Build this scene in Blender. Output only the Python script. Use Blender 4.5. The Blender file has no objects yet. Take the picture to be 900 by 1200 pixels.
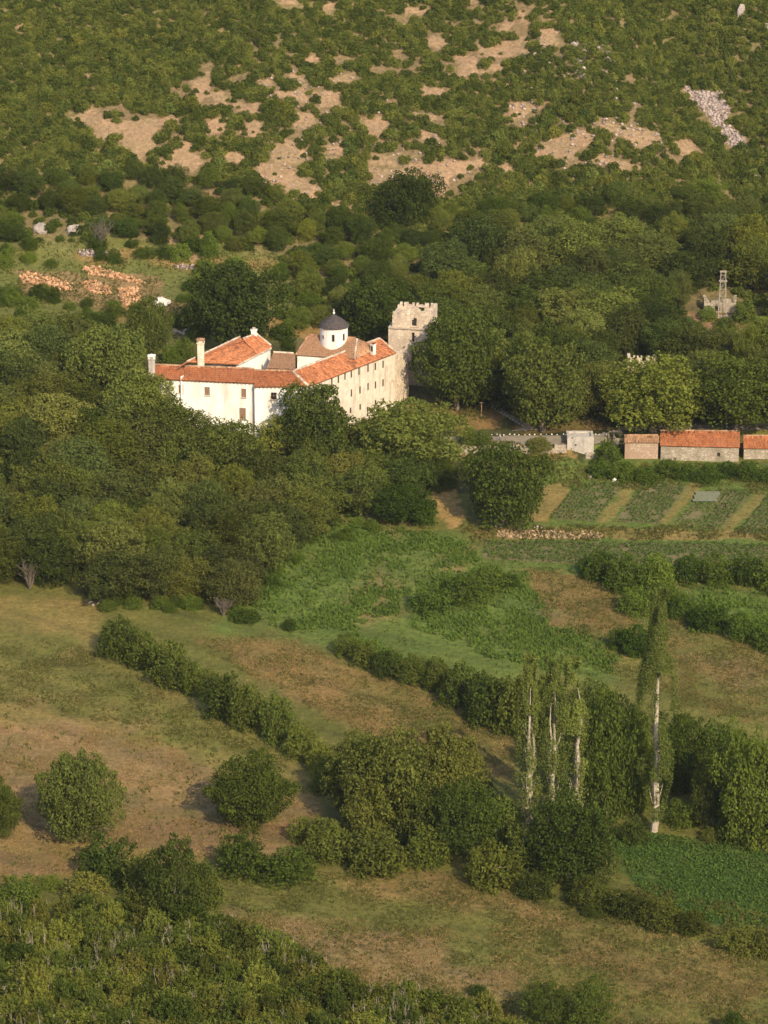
import bpy, math, random
import numpy as np
from mathutils import Vector, Matrix

# ------------------------------------------------------------------ camera, light, exposure
SC = bpy.context.scene
COL = SC.collection
CAM_H = 242.0
PITCH = math.radians(19.21)
HFOV = math.radians(12.8)
FPX = 450.0 / math.tan(HFOV / 2)
camd = bpy.data.cameras.new("camera")
camd.sensor_fit = 'HORIZONTAL'
camd.sensor_width = 36.0
camd.lens = 18.0 / math.tan(HFOV / 2)
camd.clip_start = 1.0
camd.clip_end = 6000.0
cam = bpy.data.objects.new("camera", camd)
COL.objects.link(cam)
cam.location = (0, 0, CAM_H)
cam.rotation_euler = (math.pi / 2 - PITCH, 0, 0)
SC.camera = cam

SUN_AZ = math.radians(156)      # clockwise from +Y
SUN_EL = math.radians(34)
w = bpy.data.worlds.new("World"); SC.world = w; w.use_nodes = True
sky = w.node_tree.nodes.new("ShaderNodeTexSky")
sky.sky_type = 'NISHITA'; sky.sun_disc = False
sky.sun_elevation = SUN_EL; sky.sun_rotation = SUN_AZ
sky.dust_density = 2.0
bg = w.node_tree.nodes['Background']
w.node_tree.links.new(sky.outputs[0], bg.inputs[0])
bg.inputs[1].default_value = 0.148
sund = bpy.data.lights.new("sun", 'SUN')
sund.energy = 3.6; sund.angle = math.radians(0.6); sund.color = (1.0, 0.84, 0.59)
sun = bpy.data.objects.new("sun", sund); COL.objects.link(sun)
SDIR = Vector((math.sin(SUN_AZ) * math.cos(SUN_EL), math.cos(SUN_AZ) * math.cos(SUN_EL), math.sin(SUN_EL)))
sun.rotation_euler = SDIR.to_track_quat('Z', 'Y').to_euler()
sun.location = (0, 0, 500)
SC.view_settings.view_transform = 'Standard'
SC.view_settings.look = 'None'
SC.view_settings.exposure = 0.52
SC.view_settings.gamma = 1.0
SC.view_settings.use_curve_mapping = False

R = random.Random(11)
RN = np.random.default_rng(11)

# ------------------------------------------------------------------ noise and terrain
def _hash(ix, iy, s):
    h = (ix * 374761393 + iy * 668265263 + s * 974711) & 0x7fffffff
    h = ((h ^ (h >> 13)) * 1274126177) & 0x7fffffff
    return ((h ^ (h >> 16)) & 0xffff) / 65535.0

def vnoise(x, y, s=0):
    x = np.asarray(x, float); y = np.asarray(y, float)
    ix = np.floor(x).astype(np.int64); iy = np.floor(y).astype(np.int64)
    fx = x - ix; fy = y - iy
    fx = fx * fx * (3 - 2 * fx); fy = fy * fy * (3 - 2 * fy)
    a = _hash(ix, iy, s); b = _hash(ix + 1, iy, s); c = _hash(ix, iy + 1, s); d = _hash(ix + 1, iy + 1, s)
    return (a + (b - a) * fx) * (1 - fy) + (c + (d - c) * fx) * fy

def fbm(x, y, s=0, o=4):
    t = 0; a = .5; n = 0
    for k in range(o):
        t = t + a * vnoise(x * 2 ** k, y * 2 ** k, s + k * 7); n += a; a *= .5
    return t / n - .5

def sst(a, b, x):
    t = np.clip((np.asarray(x, float) - a) / (b - a), 0, 1)
    return t * t * (3 - 2 * t)

PY = [-600, -200, 0, 100, 200, 300, 400, 480, 540, 600, 675, 715, 745, 775, 800, 840, 880, 940, 1000, 1200, 1420, 2600]
PZ = [250, 245, 226, 125, 45, 16, -4, -13, -15, -14, -11.5, -9.5, -5, 0, 3, 9, 22, 49, 80, 190, 262, 275]
UY = [-600, 700, 745, 762, 775, 800, 840, 2600]
def _smooth(y):
    t = 0
    for k in (-9, -4.5, 0, 4.5, 9):
        t = t + np.interp(y + k, PY, PZ)
    return t / 5

def H(x, y):
    x = np.asarray(x, float); y = np.asarray(y, float)
    z = _smooth(y)
    # monastery terrace, on the left
    z = z + 6.0 * sst(-8, -36, x) * sst(703, 748, y) * (1 - .6 * sst(800, 850, y))
    # ledge with the road, on the right
    low = np.interp(y, [600, 675, 715, 752, 800], [-14, -11.5, -9.3, -7.2, -7.0])
    up = np.interp(y, [700, 745, 763, 780, 800, 840], [-3.0, -3.0, -2.95, -.3, 2.4, 9])
    s0 = 749.6 + 9.8 * sst(50, 53.5, x)
    st = sst(s0 - 1, s0 + 1, y)
    low = low + 2.5 * (1 - sst(42, 47, x)) * sst(735, 748.4, y)
    led = low * (1 - st) + up * st
    k = sst(10, 19, x) * sst(690, 718, y) * (1 - sst(800, 838, y))
    z = z * (1 - k) + led * k
    # hillside spur and gully on the right, and rough ground
    far = sst(845, 900, y)
    z = z + far * (4.0 * np.exp(-((x - (70 - (y - 880) * .30)) / 16) ** 2) - 3.5 * np.exp(-((x - (100 - (y - 880) * .30)) / 14) ** 2))
    z = z + far * (5.0 * fbm(x / 45, y / 45, 3) + 1.6 * fbm(x / 9, y / 9, 5))
    mid = 1 - sst(690, 712, y) * (1 - sst(800, 850, y))
    z = z + mid * (1.1 * fbm(x / 60, y / 60, 8) + .25 * fbm(x / 6, y / 6, 9))
    return z

SP, CP = math.sin(PITCH), math.cos(PITCH)
def ray(px, py):
    a = (px - 450.0) / FPX; b = (600.0 - py) / FPX
    return np.array([a, CP + b * SP, -SP + b * CP])

def at_z(px, py, z):
    d = ray(px, py); t = (z - CAM_H) / d[2]
    return Vector((d[0] * t, d[1] * t, z))

_T = np.arange(380.0, 1500.0, 1.0)
def on_ground(px, py):
    d = ray(px, py)
    g = CAM_H + d[2] * _T - H(d[0] * _T, d[1] * _T)
    i = int(np.argmax(g < 0))
    t0, t1 = _T[i - 1], _T[i]
    g0, g1 = g[i - 1], g[i]
    t = t0 + (t1 - t0) * g0 / (g0 - g1)
    x, y = d[0] * t, d[1] * t
    return Vector((x, y, float(H(x, y))))

def project(x, y, z):
    dz = z - CAM_H
    dep = y * CP - dz * SP
    up = y * SP + dz * CP
    return 450 + FPX * x / dep, 600 - FPX * up / dep, dep

def gpoly(pts):
    return np.array([on_ground(a, b)[:2] for a, b in pts])

def inside(poly, x, y):
    r = np.zeros(x.shape, bool)
    m = (x > poly[:, 0].min()) & (x < poly[:, 0].max()) & (y > poly[:, 1].min()) & (y < poly[:, 1].max())
    xs = x[m]; ys = y[m]; c = np.zeros(xs.shape, bool)
    n = len(poly)
    for i in range(n):
        x0, y0 = poly[i]; x1, y1 = poly[(i + 1) % n]
        if y0 == y1: continue
        hit = ((y0 > ys) != (y1 > ys)) & (xs < (x1 - x0) * (ys - y0) / (y1 - y0) + x0)
        c ^= hit
    r[m] = c
    return r

# ------------------------------------------------------------------ materials
def new_mat(name):
    m = bpy.data.materials.new(name); m.use_nodes = True
    nt = m.node_tree; b = nt.nodes['Principled BSDF']
    b.inputs['Roughness'].default_value = .9
    b.inputs['Specular IOR Level'].default_value = .15
    return m, nt, b

def N(nt, t, **kw):
    n = nt.nodes.new(t)
    for k, v in kw.items(): setattr(n, k, v)
    return n

def mixc(nt, f, a, b, mode='MIX'):
    n = N(nt, 'ShaderNodeMix', data_type='RGBA', blend_type=mode)
    for s, v in ((n.inputs['Factor'], f), (n.inputs['A'], a), (n.inputs['B'], b)):
        if isinstance(v, bpy.types.NodeSocket): nt.links.new(v, s)
        elif isinstance(v, (int, float)): s.default_value = v
        else: s.default_value = (*v, 1)
    return n.outputs['Result']

def noise(nt, scale, detail=3, vec=None, rough=.6):
    n = N(nt, 'ShaderNodeTexNoise'); n.inputs['Scale'].default_value = scale
    n.inputs['Detail'].default_value = detail; n.inputs['Roughness'].default_value = rough
    if vec is not None: nt.links.new(vec, n.inputs['Vector'])
    return n.outputs['Fac']

def ramp(nt, f, a, b):
    n = N(nt, 'ShaderNodeMapRange'); n.inputs['From Min'].default_value = a; n.inputs['From Max'].default_value = b
    nt.links.new(f, n.inputs['Value']); return n.outputs['Result']

def objvec(nt, sx=1, sy=1, sz=1):
    t = N(nt, 'ShaderNodeTexCoord'); m = N(nt, 'ShaderNodeMapping'); m.inputs['Scale'].default_value = (sx, sy, sz)
    nt.links.new(t.outputs['Object'], m.inputs['Vector']); return m.outputs['Vector']

def attr(nt, name):
    n = N(nt, 'ShaderNodeAttribute', attribute_name=name); return n

def bump(nt, b, h, strength=.4, dist=.1):
    n = N(nt, 'ShaderNodeBump'); n.inputs['Strength'].default_value = strength; n.inputs['Distance'].default_value = dist
    nt.links.new(h, n.inputs['Height']); nt.links.new(n.outputs['Normal'], b.inputs['Normal'])

def mat_rough(name, c1, c2, scale=1.0, c3=None, scale3=.3, streak=False, tone=False, bmp=.5, bdist=.06):
    m, nt, b = new_mat(name)
    v = objvec(nt)
    f = ramp(nt, noise(nt, scale, 5, v), .35, .65)
    c = mixc(nt, f, c1, c2)
    if c3:
        v3 = objvec(nt, 1, 1, .18) if streak else v
        c = mixc(nt, ramp(nt, noise(nt, scale3, 4, v3), .5, .72), c, c3)
    if tone:
        a = attr(nt, 'tone')
        g = ramp(nt, a.outputs['Fac'], -.6, 1.0)
        mm = N(nt, 'ShaderNodeMix', data_type='RGBA', blend_type='MULTIPLY'); mm.inputs['Factor'].default_value = 1
        nt.links.new(c, mm.inputs['A']); nt.links.new(g, mm.inputs['B']); c = mm.outputs['Result']
    nt.links.new(c, b.inputs['Base Color'])
    bump(nt, b, noise(nt, scale * 3, 4, v), bmp, bdist)
    return m

def mat_stone(name, c1, c2, joint, course=.35, stain=None):
    """coursed rubble stone: voronoi cells flattened into courses"""
    m, nt, b = new_mat(name)
    v = objvec(nt, 1.3, 1.3, 1 / course)
    vo = N(nt, 'ShaderNodeTexVoronoi'); nt.links.new(v, vo.inputs['Vector']); vo.inputs['Scale'].default_value = 1.0
    c = mixc(nt, ramp(nt, vo.outputs['Color'], .1, .9), c1, c2)
    ve = N(nt, 'ShaderNodeTexVoronoi', feature='DISTANCE_TO_EDGE'); nt.links.new(v, ve.inputs['Vector']); ve.inputs['Scale'].default_value = 1.0
    c = mixc(nt, ramp(nt, ve.outputs['Distance'], .0, .10), joint, c)
    if stain:
        c = mixc(nt, ramp(nt, noise(nt, .45, 5, objvec(nt, 1, 1, .5)), .46, .68), c, stain)
    nt.links.new(c, b.inputs['Base Color'])
    bump(nt, b, ve.outputs['Distance'], .6, .12)
    return m

def mat_leaf(name, dark, light, yellow, trans=.22, vary_=True):
    m, nt, b = new_mat(name)
    nt.nodes.remove(b)
    out = nt.nodes['Material Output']
    a = attr(nt, 'tone')
    oi = N(nt, 'ShaderNodeObjectInfo')
    c = mixc(nt, a.outputs['Fac'], dark, light)
    c = mixc(nt, ramp(nt, oi.outputs['Random'], .2, 1.6) if vary_ else .2, c, yellow)
    c = mixc(nt, 1.0, c, oi.outputs['Color'], 'MULTIPLY')
    rv = N(nt, 'ShaderNodeMapRange'); rv.inputs['To Min'].default_value = .74 if vary_ else 1; rv.inputs['To Max'].default_value = 1.24 if vary_ else 1; nt.links.new(oi.outputs['Random'], rv.inputs['Value'])
    c = mixc(nt, 1.0, c, rv.outputs['Result'], 'MULTIPLY')
    d = N(nt, 'ShaderNodeBsdfDiffuse'); t = N(nt, 'ShaderNodeBsdfTranslucent')
    nt.links.new(c, d.inputs['Color'])
    c2 = mixc(nt, 1.0, c, (1.25, 1.15, .55), 'MULTIPLY')
    nt.links.new(c2, t.inputs['Color'])
    mx = N(nt, 'ShaderNodeMixShader'); mx.inputs[0].default_value = trans
    nt.links.new(d.outputs[0], mx.inputs[1]); nt.links.new(t.outputs[0], mx.inputs[2])
    nt.links.new(mx.outputs[0], out.inputs['Surface'])
    return m

M = {}
M['leaf'] = mat_leaf('foliage', (.054, .074, .018), (.200, .228, .054), (.235, .228, .056), .40)
M['scrub'] = mat_leaf('scrub_foliage', (.053, .073, .018), (.195, .218, .054), (.235, .218, .06), .40)
M['poplar'] = mat_leaf('poplar_foliage', (.058, .08, .022), (.20, .24, .065), (.22, .235, .065), .40)
M['grass'] = mat_leaf('grass_blades', (.06, .072, .018), (.165, .165, .045), (.19, .16, .055), .35, False)
M['lush'] = mat_leaf('lush_grass', (.07, .125, .022), (.15, .235, .042), (.18, .215, .05), .38, False)
M['stubble'] = mat_leaf('dry_stubble', (.17, .12, .05), (.42, .29, .13), (.36, .27, .10), .25, False)
M['crop'] = mat_leaf('crop_leaves', (.048, .090, .015), (.115, .19, .034), (.10, .13, .04), .25, False)
M['bark'] = mat_rough('bark', (.13, .10, .075), (.22, .18, .14), 4, None)
M['pale_bark'] = mat_rough('pale_bark', (.38, .32, .25), (.52, .45, .36), 2.5, (.13, .10, .08), 1.6)
M['dead'] = mat_rough('dead_wood', (.30, .25, .20), (.42, .36, .29), 4)
M['rock'] = mat_rough('limestone', (.30, .25, .215), (.42, .36, .31), .9, (.25, .21, .18), .5, bmp=.9, bdist=.3)
M['pale_rock'] = mat_rough('pale_limestone', (.62, .56, .48), (.75, .69, .60), .8, (.40, .35, .30), .5, bmp=.9, bdist=.3)
M['rubble'] = mat_rough('orange_rubble', (.55, .28, .13), (.68, .42, .24), .6, None, tone=True)
M['scree'] = mat_rough('scree_stones', (.40, .31, .27), (.52, .42, .37), .6, None, tone=True)
M['white_plaster'] = mat_rough('white_plaster', (.80, .76, .69), (.85, .81, .75), .5, (.60, .51, .41), .4, True, bmp=.15)
M['cream_plaster'] = mat_rough('worn_cream_plaster', (.60, .51, .40), (.72, .64, .52), .9, (.44, .35, .26), .8, True, bmp=.4)
M['old_stone'] = mat_stone('tower_stone', (.56, .45, .34), (.72, .60, .47), (.36, .28, .20), .45, (.42, .33, .25))
M['field_stone'] = mat_stone('field_stone', (.33, .27, .21), (.50, .42, .33), (.17, .14, .10), .35, (.22, .19, .13))
M['red_stone'] = mat_stone('reddish_stone', (.38, .26, .185), (.52, .41, .31), (.24, .18, .13), .5, (.33, .22, .15))
M['concrete'] = mat_rough('grey_concrete', (.40, .36, .31), (.50, .45, .39), 1.2, (.27, .24, .21), .7, True)
M['tile'] = mat_rough('red_roof_tile', (.50, .175, .07), (.58, .235, .11), .8, (.40, .17, .09), .7, tone=True)
M['new_tile'] = mat_rough('bright_roof_tile', (.54, .20, .085), (.62, .255, .12), .8, (.46, .19, .10), .5, tone=True)
M['old_tile'] = mat_rough('weathered_roof_tile', (.46, .25, .14), (.56, .34, .20), .9, (.36, .22, .14), .9, tone=True)
M['mortar'] = mat_rough('ridge_mortar', (.62, .47, .36), (.74, .62, .50), 2, None, tone=True)
M['lead'] = mat_rough('dark_sheet_metal', (.055, .045, .045), (.095, .08, .075), 2, None)
M['shaded_road'] = mat_rough('shaded_road_grey', (.30, .30, .31), (.38, .37, .37), 1.5, None, tone=True)  # paving grey with the bluish tree shade put into the colour
M['net'] = mat_rough('garden_net', (.15, .16, .10), (.22, .22, .14), 2.5)
M['shutter'] = mat_rough('brown_shutter', (.23, .14, .085), (.30, .19, .12), 3)
M['wood'] = mat_rough('grey_brown_wood', (.24, .16, .10), (.34, .24, .16), 3)
M['white'] = mat_rough('whitewash', (.72, .68, .60), (.80, .76, .70), 2)
M['road'] = mat_rough('worn_road', (.24, .20, .15), (.31, .26, .20), .6, (.18, .17, .10), .4)
M['soil'] = mat_rough('garden_soil', (.14, .12, .05), (.20, .16, .08), 1.2, (.09, .11, .035), .5)
M['straw'] = mat_rough('cut_straw', (.48, .33, .18), (.60, .44, .26), 1.5, None, tone=True)
M['skin'] = mat_rough('skin', (.5, .33, .24), (.55, .36, .27), 3)
M['blue_cloth'] = mat_rough('light_blue_cloth', (.42, .52, .66), (.46, .56, .70), 3)
M['navy_cloth'] = mat_rough('dark_trousers', (.05, .06, .09), (.06, .07, .11), 3)
M['hair'] = mat_rough('dark_hair', (.03, .02, .015), (.05, .035, .025), 5)
m, nt, b = new_mat('window_glass'); b.inputs['Base Color'].default_value = (.025, .025, .028, 1); b.inputs['Roughness'].default_value = .15
b.inputs['Specular IOR Level'].default_value = .5
M['glass'] = m
M['dark_void'] = mat_rough('dark_interior', (.03, .026, .022), (.05, .042, .035), 2)

def ground_mat():
    m, nt, b = new_mat('ground')
    a = attr(nt, 'tint')
    v = objvec(nt)
    n1 = ramp(nt, noise(nt, .9, 6, v, .7), .25, .75)
    n2 = ramp(nt, noise(nt, .12, 5, v, .65), .3, .7)
    n3 = ramp(nt, noise(nt, 4.5, 3, v, .7), .2, .8)
    c = mixc(nt, 1.0, a.outputs['Color'], mixc(nt, n1, (.50, .50, .46), (1.50, 1.48, 1.46)), 'MULTIPLY')
    c = mixc(nt, 1.0, c, mixc(nt, n2, (.80, .88, .78), (1.18, 1.10, 1.12)), 'MULTIPLY')
    c = mixc(nt, 1.0, c, mixc(nt, n3, (.52, .52, .50), (1.50, 1.48, 1.44)), 'MULTIPLY')
    nt.links.new(c, b.inputs['Base Color'])
    bump(nt, b, noise(nt, 2.2, 5, v, .75), .9, .5)
    return m
M['ground'] = ground_mat()

# ------------------------------------------------------------------ object helpers
def mesh_np(name, V, F, tone=None, mat=None, smooth=False, tint=None):
    """V (n,3) array, F (m,k) array of equal k"""
    V = np.asarray(V, np.float32); F = np.asarray(F, np.int32)
    me = bpy.data.meshes.new(name)
    me.vertices.add(len(V)); me.vertices.foreach_set('co', V.ravel())
    k = F.shape[1]
    me.loops.add(F.size); me.loops.foreach_set('vertex_index', F.ravel())
    me.polygons.add(len(F)); me.polygons.foreach_set('loop_start', np.arange(0, F.size, k, dtype=np.int32))
    if tone is not None:
        at = me.attributes.new('tone', 'FLOAT', 'FACE'); at.data.foreach_set('value', np.asarray(tone, np.float32))
    if tint is not None:
        at = me.attributes.new('tint', 'FLOAT_COLOR', 'POINT')
        c4 = np.ones((len(V), 4), np.float32); c4[:, :3] = tint
        at.data.foreach_set('color', c4.ravel())
    if smooth: me.polygons.foreach_set('use_smooth', np.ones(len(F), bool))
    if mat is not None: me.materials.append(mat)
    me.update(calc_edges=True)
    return me

class MB:
    """collects boxes, tubes and panels into one mesh"""
    def __init__(s): s.v = []; s.f = []; s.t = []
    def add(s, vs, fs, tone=.5):
        o = len(s.v); s.v += [tuple(a) for a in vs]
        for f in fs: s.f.append(tuple(i + o for i in f)); s.t.append(tone)
    def box(s, c, size, rot=None, tone=.5):
        hx, hy, hz = size[0] / 2, size[1] / 2, size[2] / 2
        vs = [Vector((x, y, z)) for z in (-hz, hz) for y in (-hy, hy) for x in (-hx, hx)]
        if rot is not None: vs = [rot @ a for a in vs]
        c = Vector(c); vs = [a + c for a in vs]
        s.add(vs, [(0, 2, 3, 1), (4, 5, 7, 6), (0, 1, 5, 4), (2, 6, 7, 3), (0, 4, 6, 2), (1, 3, 7, 5)], tone)
    def tube(s, pts, rad, n=6, tone=.5):
        rings = []
        pts = [Vector(p) for p in pts]
        if not isinstance(rad, (list, tuple)): rad = [rad] * len(pts)
        o = len(s.v)
        for i, p in enumerate(pts):
            d = (pts[min(i + 1, len(pts) - 1)] - pts[max(i - 1, 0)]).normalized()
            a = d.orthogonal().normalized(); bq = d.cross(a)
            for k in range(n):
                an = 2 * math.pi * k / n
                s.v.append(tuple(p + (a * math.cos(an) + bq * math.sin(an)) * rad[i]))
        for i in range(len(pts) - 1):
            for k in range(n):
                s.f.append((o + i * n + k, o + i * n + (k + 1) % n, o + (i + 1) * n + (k + 1) % n, o + (i + 1) * n + k)); s.t.append(tone)
        s.f.append(tuple(o + k for k in reversed(range(n)))); s.t.append(tone)
        s.f.append(tuple(o + (len(pts) - 1) * n + k for k in range(n))); s.t.append(tone)
    def lathe(s, c, prof, n=28, tone=.5):
        o = len(s.v); c = Vector(c)
        for r, z in prof:
            for k in range(n):
                an = 2 * math.pi * k / n
                s.v.append(tuple(c + Vector((r * math.cos(an), r * math.sin(an), z))))
        for i in range(len(prof) - 1):
            for k in range(n):
                s.f.append((o + i * n + k, o + i * n + (k + 1) % n, o + (i + 1) * n + (k + 1) % n, o + (i + 1) * n + k)); s.t.append(tone)
        s.f.append(tuple(o + (len(prof) - 1) * n + k for k in range(n))); s.t.append(tone)
    def mesh(s, name, mat):
        me = bpy.data.meshes.new(name); me.from_pydata(s.v, [], s.f)
        at = me.attributes.new('tone', 'FLOAT', 'FACE'); at.data.foreach_set('value', np.array(s.t, np.float32))
        me.materials.append(mat); me.update(); return me
    def build(s, name, mat, parent=None):
        return put(name, s.mesh(name, mat), parent)

def put(name, me, parent=None, loc=None, rz=0, color=None):
    o = bpy.data.objects.new(name, me); COL.objects.link(o)
    if parent is not None: o.parent = parent
    if loc is not None: o.location = loc
    if rz: o.rotation_euler = (0, 0, rz)
    if color is not None: o.color = (*color, 1)
    return o

def tag(o, label=None, cat=None, group=None, kind=None):
    if label: o['label'] = label
    if cat: o['category'] = cat
    if group: o['group'] = group
    if kind: o['kind'] = kind
    return o

def thing(name, label, cat, loc=(0, 0, 0), rz=0, group=None):
    o = bpy.data.objects.new(name, None); COL.objects.link(o)
    o.location = loc; o.rotation_euler = (0, 0, rz); o.empty_display_size = .5
    return tag(o, label, cat, group)

# ------------------------------------------------------------------ the ground
STRAW = np.array((.29, .19, .075)); TAN = np.array((.29, .192, .095)); OLIVE = np.array((.145, .142, .036))
GREEN = np.array((.12, .17, .036)); LUSH = np.array((.10, .175, .032)); BARE = np.array((.345, .235, .145))
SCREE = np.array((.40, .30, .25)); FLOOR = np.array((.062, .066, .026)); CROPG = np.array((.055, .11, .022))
EARTH = np.array((.22, .14, .072)); UNDER = np.array((.20, .16, .075))

PATCH = [  # colour, strength, edge wobble, pixel outline in the photograph
    (OLIVE, 1, 2, [(-60, 690), (960, 480), (960, 1280), (-60, 1280)]),
    # left mown field
    (STRAW * .55 + OLIVE * .55, 1, 3, [(-60, 700), (110, 704), (135, 765), (230, 825), (330, 880), (385, 935), (360, 985), (240, 1010), (-60, 1050)]),
    (OLIVE * 1.1, .85, 6, [(-60, 735), (60, 745), (130, 770), (230, 830), (320, 880), (340, 905), (250, 890), (150, 850), (60, 825), (-60, 830)]),
    (TAN, .8, 4, [(-60, 850), (60, 845), (150, 855), (220, 895), (330, 930), (380, 945), (350, 990), (240, 1005), (120, 985), (-60, 1000)]),
    (EARTH, .9, 2, [(120, 975), (240, 960), (345, 968), (360, 980), (240, 1000), (130, 992)]),
    (EARTH, .8, 2, [(-60, 995), (60, 995), (85, 1020), (50, 1030), (-60, 1022)]),
    # middle field strip
    (STRAW * .85, .9, 3, [(230, 742), (330, 752), (400, 775), (520, 815), (600, 850), (610, 920), (540, 895), (430, 865), (370, 840), (300, 790)]),
    (OLIVE, .75, 4, [(380, 775), (520, 820), (600, 855), (605, 905), (540, 885), (470, 840), (400, 800)]),
    # lush reed meadow
    (LUSH, .9, 4, [(330, 640), (430, 610), (440, 680), (420, 740), (330, 735), (300, 700)]),
    (LUSH * 1.1, .9, 4, [(480, 700), (610, 670), (640, 730), (730, 760), (720, 790), (600, 770), (500, 730)]),
    (GREEN, .85, 5, [(330, 640), (430, 605), (560, 630), (700, 655), (760, 700), (740, 760), (760, 800), (640, 800), (520, 792), (410, 762), (330, 745), (260, 735)]),
    (TAN, .65, 3, [(430, 608), (470, 605), (480, 625), (440, 628)]),
    (TAN, .6, 3, [(515, 655), (560, 635), (570, 640), (548, 672), (520, 675)]),
    (TAN * .85, .6, 4, [(420, 680), (460, 672), (470, 710), (430, 740), (410, 720)]),
    (STRAW * 1.25, .95, 2, [(500, 570), (530, 575), (545, 600), (530, 625), (512, 600)]),
    # right meadow
    (STRAW * .75, .8, 4, [(600, 665), (680, 665), (740, 710), (740, 740), (680, 735), (630, 705)]),
    (TAN * .85, .8, 3, [(632, 690), (660, 690), (668, 735), (640, 740)]),
    (LUSH, .7, 4, [(780, 690), (960, 690), (960, 740), (820, 740)]),
    (STRAW * .38 + GREEN * .5, .8, 5, [(740, 740), (960, 735), (960, 850), (810, 838), (720, 790)]),
    (TAN * .8, .6, 4, [(800, 775), (890, 770), (900, 800), (820, 800)]),
    (OLIVE, .7, 5, [(790, 800), (960, 805), (960, 850), (800, 840)]),
    # bottom field
    (OLIVE * 1.15, 1, 3, [(240, 1020), (520, 1015), (700, 1070), (830, 1092), (960, 1110), (960, 1280), (380, 1280), (260, 1090)]),
    (STRAW * .95, .85, 4, [(380, 1020), (520, 1022), (600, 1050), (720, 1080), (680, 1095), (560, 1065), (420, 1050)]),
    (TAN * 1.05, .85, 5, [(260, 1065), (360, 1085), (480, 1105), (570, 1140), (600, 1175), (450, 1180), (330, 1150), (260, 1110)]),
    (STRAW * .85, .7, 5, [(620, 1100), (760, 1110), (900, 1140), (900, 1170), (700, 1150)]),
    # vivid crop field
    (CROPG, 1, 1.2, [(712, 985), (760, 976), (830, 985), (960, 1010), (960, 1085), (850, 1088), (800, 1075), (745, 1040)]),
    # slope under the road and gardens
    (STRAW * .9, .9, 2, [(520, 520), (660, 522), (690, 540), (640, 560), (560, 545)]),
    (GREEN, .9, 2, [(600, 560), (720, 535), (960, 545), (960, 680), (560, 665)]),
    (STRAW * 1.1, .7, 1, [(640, 568), (672, 566), (640, 612), (610, 612)]),
    (STRAW * .75 + GREEN * .3, .75, 1, [(732, 566), (750, 566), (716, 613), (700, 612)]),
    (STRAW * .75 + GREEN * .3, .75, 1, [(808, 566), (822, 568), (786, 616), (772, 615)]),
    (STRAW * .75 + GREEN * .3, .75, 1, [(886, 575), (898, 578), (860, 624), (846, 622)]),
    (STRAW, .7, 1, [(560, 618), (900, 622), (900, 632), (560, 632)]),
    # road side under the trees and beside the tower
    (STRAW * .9, .9, 2, [(480, 470), (580, 478), (585, 500), (540, 508), (490, 495)]),
    (STRAW * .8, .7, 2, [(600, 497), (690, 490), (730, 505), (600, 507)]),
    # terraces on the left above the monastery
    (GREEN * .5 + OLIVE * .4 + TAN * .1, .9, 4, [(-60, 285), (200, 280), (335, 300), (380, 335), (345, 400), (170, 420), (100, 420), (-60, 420)]),
    (STRAW, .8, 3, [(90, 288), (140, 292), (250, 300), (330, 305), (330, 318), (200, 310), (90, 300)]),
    (TAN, .8, 2, [(15, 318), (90, 318), (180, 325), (200, 360), (130, 365), (20, 345)]),
    (STRAW, .8, 3, [(100, 362), (230, 350), (235, 380), (130, 378)]),
    (STRAW * .95, .9, 2, [(290, 375), (375, 378), (370, 398), (300, 395)]),
    (BARE, .8, 2, [(190, 270), (245, 265), (250, 300), (195, 300)]),
    (EARTH * 1.3, .8, 2, [(800, 366), (880, 366), (885, 385), (850, 400), (810, 380)]),
]
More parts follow.
